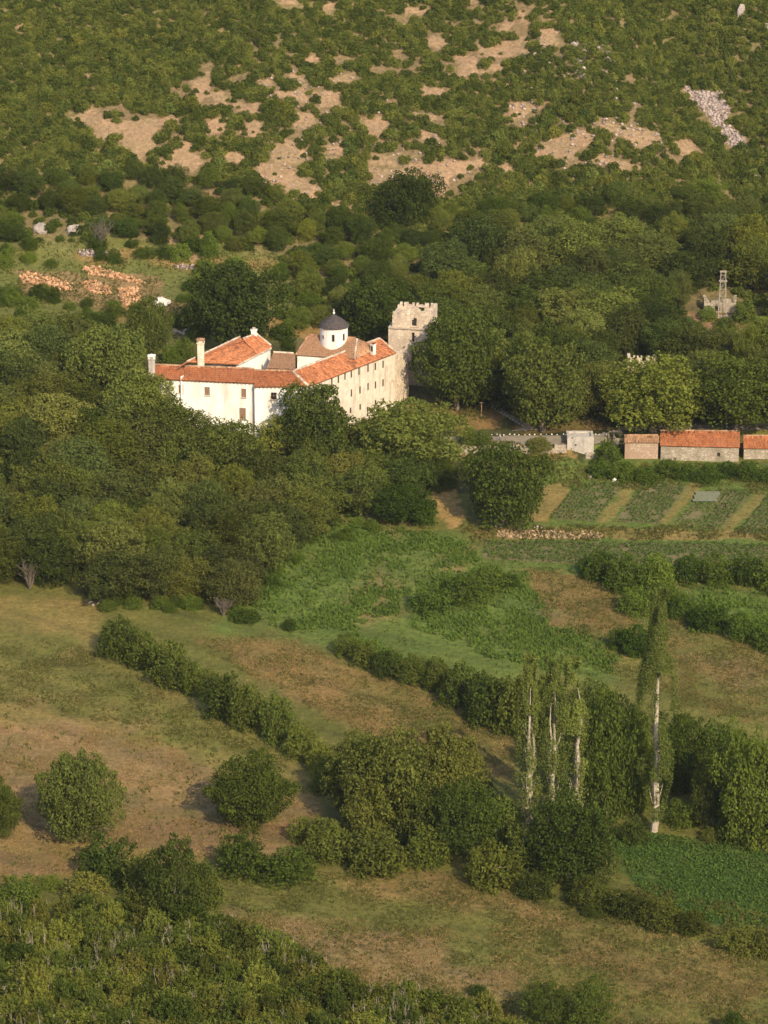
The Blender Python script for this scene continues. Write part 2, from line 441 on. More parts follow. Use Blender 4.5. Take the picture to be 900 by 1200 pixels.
BARE_PX = [  # bare ground between the shrubs of the hillside
    [(77, 133), (118, 122), (126, 138), (148, 146), (140, 160), (112, 166), (103, 146)],
    [(136, 143), (195, 138), (210, 132), (212, 142), (186, 152), (180, 178), (162, 190), (148, 178)],
    [(225, 95), (248, 86), (248, 112), (228, 124)], [(250, 105), (268, 108), (262, 128), (248, 120)],
    [(240, 140), (262, 136), (268, 150), (246, 160)], [(272, 122), (300, 118), (306, 132), (278, 132)],
    [(188, 190), (225, 166), (240, 190), (225, 205), (195, 200)], [(262, 175), (290, 180), (282, 196), (265, 192)],
    [(290, 140), (308, 142), (306, 162), (284, 158)], [(296, 92), (320, 86), (322, 100), (304, 100)],
    [(330, 78), (355, 90), (360, 98), (344, 96)], [(354, 66), (380, 60), (380, 70), (356, 72)],
    [(318, 108), (345, 104), (344, 118), (322, 116)], [(348, 98), (366, 100), (360, 120), (345, 116)],
    [(368, 108), (402, 106), (398, 126), (372, 128)], [(386, 90), (425, 86), (420, 98), (392, 100)],
    [(346, 132), (374, 134), (372, 152), (346, 152)], [(316, 170), (345, 165), (352, 188), (320, 192)],
    [(300, 190), (330, 192), (372, 216), (376, 236), (340, 236), (308, 220)], [(340, 172), (362, 176), (360, 194), (342, 190)],
    [(372, 240), (400, 236), (392, 268), (374, 258)], [(378, 168), (404, 162), (408, 184), (384, 184)],
    [(425, 140), (455, 138), (455, 158), (428, 158)], [(430, 196), (500, 192), (575, 180), (576, 194), (530, 202), (528, 224), (512, 232), (505, 208), (460, 210), (432, 222)],
    [(432, 178), (470, 180), (468, 190), (430, 192)], [(480, 132), (520, 136), (518, 144), (484, 142)],
    [(492, 150), (520, 156), (514, 168), (494, 162)], [(545, 0), (562, 0), (560, 8), (545, 10)],
    [(500, 40), (530, 44), (516, 60), (500, 54)], [(530, 64), (564, 66), (560, 86), (540, 88)],
    [(560, 54), (600, 48), (622, 44), (622, 60), (590, 68), (562, 66)], [(585, 25), (605, 28), (600, 42), (588, 38)],
    [(604, 10), (622, 20), (620, 32), (605, 28)], [(630, 36), (655, 34), (652, 56), (634, 54)],
    [(496, 100), (524, 102), (520, 112), (498, 112)], [(596, 120), (628, 116), (640, 128), (612, 140), (594, 146)],
    [(625, 178), (650, 162), (690, 152), (700, 162), (680, 172), (676, 190), (640, 184)],
    [(690, 184), (750, 188), (748, 198), (690, 192)], [(702, 140), (740, 146), (778, 158), (776, 170), (748, 176), (728, 160), (704, 150)],
    [(788, 160), (818, 166), (816, 186), (796, 180)], [(565, 80), (590, 76), (592, 84), (566, 90)],
    [(470, 10), (500, 8), (498, 18), (474, 20)], [(590, 192), (604, 196), (600, 210), (588, 206)],
    [(325, 0), (352, 0), (350, 8), (330, 6)], [(380, 2), (395, 4), (390, 22), (380, 14)],
    [(20, 28), (30, 28), (30, 34), (20, 34)], [(96, 82), (108, 82), (106, 92), (96, 90)],
    [(0, 198), (22, 206), (20, 232), (0, 226)], [(640, 0), (650, 0), (648, 10), (640, 8)],
]
SCREE_PX = [(798, 98), (812, 106), (845, 108), (855, 128), (850, 146), (874, 166), (864, 176), (845, 160), (832, 138), (815, 120)]
THIN_PX = [(80, 125), (240, 75), (420, 30), (560, -10), (720, -10), (740, 70), (840, 150), (830, 205), (600, 225), (400, 275), (300, 240), (190, 215)]
PATCH.append((BARE * .62 + OLIVE * .12, .7, 5, THIN_PX))
for p in BARE_PX: PATCH.append((BARE, 1, .8, p))
PATCH.append((SCREE, 1, .6, SCREE_PX))
WORLD_PATCH = [(c, s, wob, gpoly(p)) for c, s, wob, p in PATCH]
BARE_W = [gpoly(p) for p in BARE_PX] + [gpoly(SCREE_PX)]

def axis(fine0, fine1, step, lo, hi):
    a = list(np.arange(fine0, fine1, step))
    s = step; x = a[-1]; r = []
    while x < hi: s *= 1.22; x += s; r.append(x)
    s = step; x = a[0]; l = []
    while x > lo: s *= 1.22; x -= s; l.append(x)
    return np.array(l[::-1] + a + r)

def build_ground():
    xs = axis(-128, 128, .8, -1500, 1500)
    ys = axis(440, 1000, .8, -500, 2600)
    X, Y = np.meshgrid(xs, ys)
    Z = H(X, Y)
    n = X.size
    x = X.ravel(); y = Y.ravel(); z = Z.ravel()
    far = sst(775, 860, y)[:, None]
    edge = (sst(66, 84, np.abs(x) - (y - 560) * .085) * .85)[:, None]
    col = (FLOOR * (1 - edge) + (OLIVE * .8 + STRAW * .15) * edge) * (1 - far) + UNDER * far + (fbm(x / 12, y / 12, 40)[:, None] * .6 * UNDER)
    w1 = fbm(x / 7, y / 7, 21, 5); w2 = fbm(x / 7, y / 7, 55, 5)
    mott = fbm(x / 5, y / 9, 77, 5); mott2 = fbm(x / 2.2, y / 3, 91, 3)
    for c, s, wob, poly in WORLD_PATCH:
        wob = max(wob, 1.6) if c is BARE else wob
        m = inside(poly, x + w1 * wob * 3.0, y + w2 * wob * 3.6).astype(float)
        if wob > 2.5:      # ragged, blended edges
            g = m.reshape(X.shape)
            for k in range(3 if wob < 4 else 6):
                g = (g + np.roll(g, 1, 0) + np.roll(g, -1, 0) + np.roll(g, 1, 1) + np.roll(g, -1, 1)) / 5
            m = g.ravel()
            m = m * (1 + 1.3 * mott * (m < .999)) 
        m = np.clip(m * s * (1 + .5 * mott), 0, 1)[:, None]
        col = col * (1 - m) + c * m
    # grass breaking through straw
    gmix = np.clip((mott * 1.3 + mott2 * .8), 0, .45)[:, None] * (y < 775)[:, None]
    col = col * (1 - gmix) + OLIVE * gmix
    u = x * .55 + y * .83; v = -x * .83 + y * .55
    st = (vnoise(u / 1.7 + 1.5 * fbm(x / 30, y / 30, 12), v / 40, 31) - .5) * (y < 690)
    col = col * (1 + .42 * st[:, None] * np.array([1, .96, .8]))
    nx, ny = len(xs), len(ys)
    idx = np.arange(n).reshape(ny, nx)
    F = np.stack([idx[:-1, :-1], idx[:-1, 1:], idx[1:, 1:], idx[1:, :-1]], -1).reshape(-1, 4)
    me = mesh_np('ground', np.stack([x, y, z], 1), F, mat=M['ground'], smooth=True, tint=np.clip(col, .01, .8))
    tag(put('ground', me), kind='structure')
build_ground()

def sheet(name, pts, mat, lift=.03, step=1.0, kind='structure'):
    """a flat strip laid on the ground inside a world polygon"""
    poly = gpoly(pts) if not isinstance(pts, np.ndarray) else pts
    x0, y0 = poly.min(0); x1, y1 = poly.max(0)
    xs = np.arange(x0 - step, x1 + step, step); ys = np.arange(y0 - step, y1 + step, step)
    X, Y = np.meshgrid(xs, ys); x = X.ravel(); y = Y.ravel()
    V = np.stack([x, y, H(x, y) + lift], 1)
    nx, ny = len(xs), len(ys); idx = np.arange(len(x)).reshape(ny, nx)
    F = np.stack([idx[:-1, :-1], idx[:-1, 1:], idx[1:, 1:], idx[1:, :-1]], -1).reshape(-1, 4)
    cen = V[F].mean(1)
    F = F[inside(poly, cen[:, 0] + .6 * fbm(cen[:, 0], cen[:, 1], 4), cen[:, 1])]
    o = put(name, mesh_np(name, V, F, mat=mat, smooth=True, tone=np.full(len(F), .5)))
    return tag(o, kind=kind), poly

# ------------------------------------------------------------------ foliage generators
def leaves(P, Nrm, size, tone, rng, narrow=.62, jit=.75, up=None):
    n = len(P)
    nn = Nrm + rng.normal(0, jit, (n, 3)); nn /= np.linalg.norm(nn, axis=1)[:, None] + 1e-9
    t = rng.normal(0, 1, (n, 3))
    if up is not None: t = t * .45 + up
    t -= nn * (t * nn).sum(1)[:, None]; t /= np.linalg.norm(t, axis=1)[:, None] + 1e-9
    u = np.cross(nn, t)
    s = (size * rng.uniform(.6, 1.35, n))[:, None]
    bend = nn * s * rng.uniform(-.3, .1, (n, 1))
    V = np.empty((n, 4, 3))
    V[:, 0] = P - t * s * .5 + bend; V[:, 1] = P + u * s * narrow * .5
    V[:, 2] = P + t * s * .5 + bend; V[:, 3] = P - u * s * narrow * .5
    F = np.arange(n * 4).reshape(n, 4)
    return V.reshape(-1, 3), F, tone

def unit(rng, n):
    v = rng.normal(0, 1, (n, 3)); return v / np.linalg.norm(v, axis=1)[:, None]

def crown_mesh(name, seed, rx, rz, zc, nl, nleaf, size, mat, lobe=(.30, .46), spread=.66, low=-.75, inner=.12):
    rng = np.random.default_rng(seed)
    d = unit(rng, nl * 3); d = d[d[:, 2] > low][:nl]
    # spread lobes apart
    for it in range(12):
        diff = d[:, None] - d[None]; q = (diff ** 2).sum(2) + np.eye(len(d)) * 9
        d = d + .06 * (diff / q[..., None]).sum(1); d /= np.linalg.norm(d, axis=1)[:, None]
        d[:, 2] = np.maximum(d[:, 2], low)
    L = d * np.array([rx, rx, rz]) * spread * rng.uniform(.72, 1.20, (len(d), 1))
    L[:, 0] *= rng.uniform(.82, 1.12); L[:, 1] *= rng.uniform(.82, 1.12); L[:, :2] += rng.normal(0, .06, 2) * rx
    L = np.vstack([L, [[0, 0, rz * .25]]])
    r = rng.uniform(lobe[0], lobe[1], len(L)) * min(rx, rz * 1.1); r[-1] *= 1.3
    if nl > 12:   # small sprays of twigs standing out of the big lobes
        js = rng.integers(0, len(L), nl * 2); ds = unit(rng, nl * 2); ds[:, 2] = np.abs(ds[:, 2]) * .8 + ds[:, 2] * .2
        L = np.vstack([L, L[js] + ds * (r[js] * rng.uniform(.95, 1.3, nl * 2))[:, None]]); r = np.concatenate([r, rng.uniform(.07, .15, nl * 2) * rx])
    lt = rng.uniform(-.16, .16, len(L))
    k = rng.choice(len(L), nleaf * 2, p=r ** 2 / (r ** 2).sum())
    dd = unit(rng, len(k)); dd[:, 2] *= .85
    # small twig clusters break each lobe
    rad = r[k] * (1 - .38 * rng.random(len(k)) ** 2.2)
    rad *= 1 + .22 * np.sin(dd[:, 0] * 7 + k) * np.sin(dd[:, 1] * 6 + 2 * k) * np.sin(dd[:, 2] * 8 + 3 * k) * 1.6
    P = L[k] + dd * rad[:, None]
    keep = np.ones(len(P), bool)
    for j in range(len(L)):
        q = np.linalg.norm(P - L[j], axis=1) < r[j] * .62
        keep &= ~(q & (k != j))
    keep &= rng.random(len(P)) < 1 - .55 * (dd[:, 2] < -.35)
    P = P[keep][:nleaf]; nr = dd[keep][:nleaf]; kk = k[keep][:nleaf]
    ni = int(nleaf * inner)
    Pi = unit(rng, ni) * np.array([rx, rx, rz]) * .6 * rng.random((ni, 1)) ** .4
    P = np.vstack([P, Pi]); nr = np.vstack([nr, unit(rng, ni)])
    tone = np.clip(.5 + np.concatenate([lt[kk], np.zeros(ni)]) + rng.normal(0, .22, len(P)), 0, 1)
    mc_ = P[:, :2].mean(0); P[:, :2] -= mc_; L[:, :2] -= mc_
    k_ = rx / np.percentile(np.hypot(P[:, 0], P[:, 1]), 96.5); P[:, :2] *= k_; L[:, :2] *= k_
    zt_ = np.percentile(P[:, 2], 99.3); zb_ = np.percentile(P[:, 2], .7); kz = 2 * rz / (zt_ - zb_)
    P[:, 2] = (P[:, 2] - zb_) * kz - rz; L[:, 2] = (L[:, 2] - zb_) * kz - rz
    P[:, 2] += zc
    V, F, T = leaves(P, nr * 1.0, size, tone, rng)
    return mesh_np(name, V, F, tone=T, mat=mat), L + np.array([0, 0, zc])

def trunk_mesh(name, seed, height, r0, lobes, mat, nlimb=6):
    rng = random.Random(seed); mb = MB()
    top = Vector((rng.uniform(-.4, .4), rng.uniform(-.4, .4), height * .62))
    pts = [Vector((0, 0, -.6)), Vector((rng.uniform(-.1, .1), rng.uniform(-.1, .1), height * .15)), top * .55 + Vector((.15, -.1, 0)), top]
    mb.tube(pts, [r0 * 1.35, r0, r0 * .75, r0 * .3], 8)
    for L in lobes[:nlimb]:
        s = pts[1].lerp(top, rng.uniform(.15, .75)); e = Vector(L)
        mid = s.lerp(e, .5) + Vector((0, 0, -.4))
        mb.tube([s, mid, e], [r0 * .45, r0 * .3, r0 * .08], 5)
    return mb.mesh(name, mat)

PROTO = {}
def tree_proto(key, seed, Rr, Ht, base, nl, nleaf, size, leaf='leaf', bark='bark', **kw):
    zc = (Ht + base) / 2; rz = (Ht - base) / 2
    cm, L = crown_mesh('crown', seed, Rr, rz, zc, nl, nleaf, size, M[leaf], **kw)
    tm = trunk_mesh('trunk', seed, Ht, Rr * .055, list(L), M[bark])
    PROTO.setdefault(key, []).append(dict(crown=cm, trunk=tm, R=Rr, H=Ht))

for s in range(8): tree_proto('tree', 100 + s, 6, 10.5, .8, 30 + s % 4 * 6, 13500, .38, lobe=(.13, .44), spread=.70)
for s in range(4): tree_proto('low', 160 + s, 6, 11.5, -.6, 44, 15500, .38, lobe=(.13, .40), spread=.74)
for s in range(4): tree_proto('tall', 130 + s, 6, 12, 1.6, 44, 15000, .38, lobe=(.13, .40), spread=.72)
for s in range(3): tree_proto('round', 140 + s, 6, 10.5, .5, 46, 19000, .34, lobe=(.14, .34), spread=.76, low=-.9)
for s in range(6): tree_proto('shrub', 150 + s, 3, 4.4, -.9, 24, 4300, .31, lobe=(.14, .46), spread=.72, low=-.5)
for s in range(4): tree_proto('loose', 170 + s, 5, 10, .6, 34, 8000, .34, lobe=(.12, .34), spread=.76)

def hill_shrub(seed):
    rng = np.random.default_rng(seed)
    cm, L = crown_mesh('shrub', seed, 2.0, 1.35, 1.0, 7, 620, .46, M['scrub'], lobe=(.38, .55), spread=.6, low=-.2, inner=.06)
    PROTO.setdefault('hill', []).append(dict(crown=cm, R=2.0, H=2.6))
for s in range(8): hill_shrub(200 + s)

def scrub_proto(seed, nshoot=34, Rr=2.6, Ht=3.4, mat='scrub', dead=16):
    """bush of ragged leafy lobes with upright shoots and some bare grey twigs"""
    rng = np.random.default_rng(seed)
    cm0, L = crown_mesh('foliage', seed, Rr, Ht * .46, Ht * .42, 20, 2300, .40, M[mat], lobe=(.16, .42), spread=.74, low=-.4)
    V0 = np.empty(len(cm0.vertices) * 3, np.float32); cm0.vertices.foreach_get('co', V0); V0 = V0.reshape(-1, 3)
    T0 = np.empty(len(cm0.polygons), np.float32); cm0.attributes['tone'].data.foreach_get('value', T0)
    a = rng.uniform(0, 2 * math.pi, nshoot); rr = np.sqrt(rng.random(nshoot))
    P = []; Nn = []; T = []
    for i in range(nshoot):
        k = 20; d = np.array([math.cos(a[i]), math.sin(a[i]), 0]); foot = d * rr[i] * Rr * .8 + np.array([0, 0, Ht * (.75 - .3 * rr[i] ** 2)])
        ax = d * rr[i] * .45 + np.array([0, 0, 1]) + rng.normal(0, .15, 3); t = rng.uniform(-.3, 1, k)
        p = foot + ax * (Ht * .36 * rng.uniform(.6, 1.3) * t)[:, None] + rng.normal(0, .16, (k, 3)) * (1.2 - t)[:, None]
        P.append(p); Nn.append(unit(rng, k) + d * .4); T.append(np.clip(rng.uniform(.3, .9) + rng.normal(0, .15, k), 0, 1))
    V, F, T = leaves(np.vstack(P), np.vstack(Nn), .34, np.concatenate(T), rng, .5, .6, np.array([0, 0, .5]))
    V = np.vstack([V0, V]); T = np.concatenate([T0, T])
    cm = mesh_np('foliage', V, np.arange(len(V)).reshape(-1, 4), tone=T, mat=M[mat])
    bpy.data.meshes.remove(cm0)
    mb = MB(); q = random.Random(seed)
    for i in range(4): a_ = q.uniform(0, 6.28); mb.tube([(0, 0, -.3), (math.cos(a_) * .5, math.sin(a_) * .5, Ht * .3), (math.cos(a_) * 1.1, math.sin(a_) * 1.1, Ht * .6)], [.09, .07, .03], 5)
    for i in range(dead):
        an = q.uniform(0, 6.28); f = Vector((math.cos(an), math.sin(an), 0))
        p0 = f * q.uniform(.6, 2.0); p1 = p0 + f * q.uniform(.1, .6) + Vector((0, 0, Ht * q.uniform(.5, .8))); p2 = p1 + f * q.uniform(-.2, .4) + Vector((q.uniform(-.2, .2), q.uniform(-.2, .2), Ht * q.uniform(.2, .4)))
        mb.tube([p0, p1, p2], [.05, .035, .012], 4)
        for j in range(4):
            b0 = p1.lerp(p2, q.uniform(-.6, .8)); mb.tube([b0, b0 + Vector((q.uniform(-.5, .5), q.uniform(-.5, .5), q.uniform(.3, .8)))], [.025, .01], 3)
    PROTO.setdefault('scrub', []).append(dict(crown=cm, trunk=mb.mesh('twigs', M['dead']), R=Rr, H=Ht))
for s in range(6): scrub_proto(300 + s, dead=(0, 0, 0, 14, 0, 3)[s])

def poplar_proto(seed, Ht, Rr, nst, dens, base):
    rng = np.random.default_rng(seed); q = random.Random(seed)
    mb = MB(); P = []; T = []
    for s in range(nst):
        a = q.uniform(0, 6.28); off = Vector((math.cos(a), math.sin(a), 0)) * (Rr * .28 if nst > 1 else 0)
        h = Ht * q.uniform(.82, 1.0) if s else Ht
        pts = []; rad = []
        for k in range(9):
            t = k / 8
            pts.append(off * (1 + .5 * t) + Vector((q.uniform(-.3, .3), q.uniform(-.3, .3), -.5 + h * .86 * t))); rad.append((.50 if nst == 1 else .34) * (1 - t) ** .8 + .03)
        mb.tube(pts, rad, 7)
        for k in range(26):
            t = q.uniform(.12, .85); i = int(t * 8); p = pts[i].lerp(pts[i + 1], t * 8 - i)
            an = q.uniform(0, 6.28); o = Vector((math.cos(an), math.sin(an), 0))
            l = q.uniform(2.0, 4.2) * (1 - .45 * t); e = p + o * l * .26 + Vector((0, 0, l))
            mid = p.lerp(e, .5) + o * .14
            mb.tube([p, mid, e], [.10 * (1.1 - t), .07 * (1.1 - t), .02], 4)
            if t > base * .6:
                for j in range(int(dens * (0.6 + t))):
                    u = q.uniform(.25, 1.1)
                    P.append(p.lerp(e, u) + o * .25 + Vector((q.gauss(0, .34), q.gauss(0, .34), q.gauss(0, .4)))); T.append(q.uniform(.15, .9))
    n2 = int(dens * 430)
    for k in range(n2):
        t = base + (1 - base) * q.random() ** .8
        wd = Rr * (.35 + .65 * math.sin(min(1, (t - base) / (1 - base) * 1.05 + .1) * math.pi * .93)) * (.75 + .5 * float(vnoise(t * 9, seed)))
        an = q.uniform(0, 6.28); rr = wd * q.uniform(.55, 1) ** .7
        if vnoise(an * 1.6, t * 11, seed) < .50 + .10 * (t < .6): continue
        P.append(Vector((math.cos(an) * rr, math.sin(an) * rr, t * Ht))); T.append(q.uniform(.15, .9))
    P = np.array([tuple(p) for p in P]); nr = P * np.array([1, 1, 0]); nr /= np.linalg.norm(nr, axis=1)[:, None] + 1e-6
    V, F, T = leaves(P, nr + np.array([0, 0, .3]), .27, np.array(T), rng, .6, .7, np.array([0, 0, .6]))
    return dict(crown=mesh_np('crown', V, F, tone=T, mat=M['poplar']), trunk=mb.mesh('trunk', M['pale_bark']), R=Rr, H=Ht)
PROTO['poplar'] = [poplar_proto(401, 30, 1.9, 2, 36, .12), poplar_proto(402, 30, 2.1, 2, 40, .14), poplar_proto(403, 29, 2.1, 2, 46, .1), poplar_proto(404, 40, 2.5, 1, 85, .06)]

CNT = {}
def vary(c=(1, 1, 1), a=.14):
    k = 1 + R.uniform(-a, a); h = R.uniform(-a, a) * .6
    return (c[0] * k * (1 + h), c[1] * k, c[2] * k * (1 - h))

def plant_at(P, wm, hm, key, name, label, cat, group=None, color=(1, 1, 1), var=None, parts=('trunk', 'crown'), rz=None):
    L = PROTO[key]; i = CNT.get(key, 0); CNT[key] = i + 1
    pr = L[i % len(L) if var is None else var]
    t = thing(name, label, cat, (P[0], P[1], P[2] - .1), R.uniform(0, 6.28) if rz is None else rz, group)
    sx = wm / (2 * pr['R']); t.scale = (sx, sx, hm / pr['H'])
    if 'trunk' in pr: put(parts[0], pr['trunk'], t)
    put(parts[1], pr['crown'], t, color=color)
    return t

def plant_px(px, by, wp, hp, key, name, label, cat, group=None, color=None, var=None, parts=('trunk', 'crown')):
    P = on_ground(px, by)
    _, _, dep = project(*P)
    s = dep / FPX
    # the base of the plant sits about a quarter of its width in front of its foot
    return plant_at(P, wp * s, hp * s / .95, key, name, label, cat, group, color or vary(), var, parts)

# ------------------------------------------------------------------ building helpers
def xy(v): return Vector((v[0], v[1], 0))
def on_plane(px, py, P, d):
    """ray through a point of a vertical wall plane -> (distance along the wall, height)"""
    n = Vector((d.y, -d.x, 0)); r = Vector(ray(px, py)); o = Vector((0, 0, CAM_H))
    t = (xy(P) - o).dot(n) / r.dot(n); q = o + r * t
    return (xy(q) - xy(P)).dot(d), q.z

def panel(mb, P0, P1, z0, z1, holes=(), depth=.3, ztop1=None, tone=.5):
    """wall face with real openings; outward is to the right-hand side seen from the front"""
    P0 = xy(P0); P1 = xy(P1); L = (P1 - P0).length; d = (P1 - P0) / L; n = Vector((d.y, -d.x, 0))
    us = sorted({0, L, *[h[0] for h in holes], *[h[1] for h in holes]})
    vs = sorted({z0, z1, *[h[2] for h in holes], *[h[3] for h in holes]})
    def pt(u, v, k=0): 
        if ztop1 is not None and v == z1: v = z1 + (ztop1 - z1) * u / L
        return P0 + d * u + Vector((0, 0, v)) - n * k
    for i in range(len(us) - 1):
        for j in range(len(vs) - 1):
            cu = (us[i] + us[i + 1]) / 2; cv = (vs[j] + vs[j + 1]) / 2
            if any(h[0] < cu < h[1] and h[2] < cv < h[3] for h in holes): continue
            mb.add([pt(us[i], vs[j]), pt(us[i + 1], vs[j]), pt(us[i + 1], vs[j + 1]), pt(us[i], vs[j + 1])], [(0, 1, 2, 3)], tone)
    for a, b, c, e in [h[:4] for h in holes]:
        q = [pt(a, c), pt(b, c), pt(b, e), pt(a, e), pt(a, c, depth), pt(b, c, depth), pt(b, e, depth), pt(a, e, depth)]
        mb.add(q, [(0, 4, 5, 1), (1, 5, 6, 2), (2, 6, 7, 3), (3, 7, 4, 0)], tone)
    return d, n

def window(parent, P0, d, n, h, kind='glass', depth=.3, label=None):
    a, b, c, e = h[:4]; P0 = xy(P0)
    ctr = P0 + d * (a + b) / 2 + Vector((0, 0, (c + e) / 2)); rot = Matrix((d, n, Vector((0, 0, 1)))).transposed()
    wd, hd = b - a, e - c
    fr = MB()
    t = .09 if wd > .8 else .05
    for s in (-1, 1):
        fr.box(ctr - n * (depth - .05) + d * s * (wd / 2 - t / 2), (t, .1, hd), rot)
        fr.box(ctr - n * (depth - .05) + Vector((0, 0, s * (hd / 2 - t / 2))), (wd - 2 * t, .1, t), rot)
    if kind == 'glass' and wd > .8:
        fr.box(ctr - n * (depth - .05), (.06, .08, hd - 2 * t), rot)
        fr.box(ctr - n * (depth - .05), (wd - 2 * t, .07, .06), rot)
    wo = fr.build('window', M['shutter'] if kind != 'slit' else M['wood'], parent)
    if label: wo['label'] = label
    if kind == 'shutter':
        for s in (-1, 1):
            sh = MB(); sh.box(ctr - n * (depth - .12) + d * s * wd / 4, (wd / 2 - .04, .06, hd - .1), rot)
            for k in range(7): sh.box(ctr - n * (depth - .16) + d * s * wd / 4 + Vector((0, 0, (k - 3) * hd / 8)), (wd / 2 - .16, .04, hd / 11), rot)
            sh.build('shutter', M['shutter'], wo)
    else:
        g = MB(); g.box(ctr - n * (depth + .02), (wd, .04, hd), rot); g.build('pane', M['glass' if kind == 'glass' else 'dark_void'], wo)
    if wd > .8:
        s = MB(); s.box(P0 + d * (a + b) / 2 + n * .06 + Vector((0, 0, c - .07)), (wd + .25, .28, .12), rot); s.build('sill', M['mortar'], wo)
    return wo

def roof_slope(mb, E0, E1, R1, R0, seed=1, cw=.30, rw=.55):
    """tiled slope: eave E0-E1, ridge R0-R1; every course and channel of tiles has relief"""
    rng = random.Random(seed)
    E0, E1, R1, R0 = map(Vector, (E0, E1, R1, R0))
    n = (E1 - E0).cross(R0 - E0).normalized()
    if n.z < 0: n = -n
    nc = max(2, int((E1 - E0).length / cw)); nr = max(2, int((R0 - E0).length / rw))
    o = len(mb.v)
    dip = [rng.uniform(-.05, .05) for _ in range(nr + 2)]
    for j in range(nr):
        for q in (0, 1):
            v = (j + q) / nr
            for i in range(2 * nc + 1):
                u = i / (2 * nc)
                p = E0.lerp(E1, u).lerp(R0.lerp(R1, u), v)
                hgt = (.10 if i % 2 else 0) + (.06 if q == 0 else 0) + .12 * (float(vnoise(u * 9, v * 3, seed)) - .5)
                mb.v.append(tuple(p + n * hgt))
    wdt = 2 * nc + 1
    for j in range(nr):
        for i in range(2 * nc):
            b = o + (2 * j) * wdt + i
            mb.f.append((b, b + 1, b + 1 + wdt, b + wdt)); mb.t.append(0.5 + rng.gauss(0, .26) + 0.6 * (float(vnoise(i / 9 + seed, j / 3.0, seed)) - .5) if i % 2 == 0 else mb.t[-1])
            if j < nr - 1:
                c = o + (2 * j + 1) * wdt + i
                mb.f.append((c, c + 1, c + 1 + wdt, c + wdt)); mb.t.append(.35)
    # underside and edges
    th = n * -.16
    q = [E0, E1, R1, R0, E0 + th, E1 + th, R1 + th, R0 + th]
    mb.add(q, [(4, 7, 6, 5), (0, 4, 5, 1), (1, 5, 6, 2), (3, 2, 6, 7), (0, 3, 7, 4)], .4)

def caps(P, Q, step=.55, size=.34, seed=1, name='ridge_cap', parent=None, mat='mortar', lift=.1):
    rng = random.Random(seed); mb = MB(); P = Vector(P); Q = Vector(Q); L = (Q - P).length; d = (Q - P) / L
    s = d.cross(Vector((0, 0, 1))).normalized(); up = s.cross(d)
    rot = Matrix((d, s, up)).transposed()
    for k in range(int(L / step)):
        p = P + d * (k + .5) * step + Vector((0, 0, lift + rng.uniform(-.03, .03)))
        w_ = size * rng.uniform(.8, 1.2); l = step * .92
        vs = []
        for e in (-l / 2, l / 2):
            for x_, z_ in ((-w_, -.08), (-w_ * .6, .14), (0, .22), (w_ * .6, .14), (w_, -.08)):
                vs.append(p + rot @ Vector((e, x_, z_ + (.03 if e < 0 else 0))))
        mb.add(vs, [(0, 1, 6, 5), (1, 2, 7, 6), (2, 3, 8, 7), (3, 4, 9, 8), (0, 4, 3, 2, 1), (5, 6, 7, 8, 9)], rng.uniform(.2, 1))
    return mb.build(name, M[mat], parent)

def ragged_wall(mb, P0, P1, z0, top, thick=.9, holes=(), cu=.5, cv=.5, seed=1, jit=.10):
    """masonry wall of block cells with a broken top edge and real openings"""
    rng = random.Random(seed); P0 = xy(P0); P1 = xy(P1); L = (P1 - P0).length; d = (P1 - P0) / L; n = Vector((d.y, -d.x, 0))
    nu = max(1, round(L / cu)); cu = L / nu
    zmax = max(top(u * L / 40) for u in range(41)); nv = int((zmax - z0) / cv) + 1
    fill = np.zeros((nu + 2, nv + 2), bool)
    for i in range(nu):
        t = top((i + .5) * cu)
        for j in range(nv):
            u = (i + .5) * cu; v = z0 + (j + .5) * cv
            if v < t and not any(h[0] < u < h[1] and h[2] < v < h[3] for h in holes): fill[i + 1, j + 1] = True
    cache = {}
    def vt(i, j, k):
        if (i, j, k) not in cache:
            cache[(i, j, k)] = len(mb.v)
            p = P0 + d * (i * cu + rng.uniform(-jit, jit)) + Vector((0, 0, z0 + j * cv + rng.uniform(-jit, jit))) - n * (k * thick + rng.uniform(-jit, jit) * .5)
            mb.v.append(tuple(p))
        return cache[(i, j, k)]
    for i in range(nu):
        for j in range(nv):
            if not fill[i + 1, j + 1]: continue
            a = [(i, j), (i + 1, j), (i + 1, j + 1), (i, j + 1)]
            mb.f.append(tuple(vt(*q, 0) for q in a)); mb.t.append(rng.random())
            mb.f.append(tuple(vt(*q, 1) for q in a[::-1])); mb.t.append(rng.random())
            for (di, dj, e0, e1) in ((0, -1, 0, 1), (1, 0, 1, 2), (0, 1, 2, 3), (-1, 0, 3, 0)):
                if not fill[i + 1 + di, j + 1 + dj]:
                    p, q = a[e0], a[e1]
                    mb.f.append((vt(*p, 0), vt(*p, 1), vt(*q, 1), vt(*q, 0))); mb.t.append(.5)

def gable_tri(mb, A, B, C): mb.add([A, B, C], [(0, 1, 2)])

# ------------------------------------------------------------------ the monastery
ZE, ZR = 12.5, 15.1
A = at_z(362, 453, ZE); B = at_z(464.5, 413.5, ZE)
Rc = at_z(343, 435.2, ZR); RB = at_z(444.7, 396.7, ZR)
E0 = at_z(181, 444.2, 13.0); E1 = at_z(298, 449.4, 13.0); E1b = at_z(298, 453.6, ZE)
R0 = at_z(181.5, 427.6, 15.3); R1 = at_z(298, 432.4, 15.3); R1b = at_z(298, 434.0, ZR)

def inset(P, v, k): return xy(P) + v * k

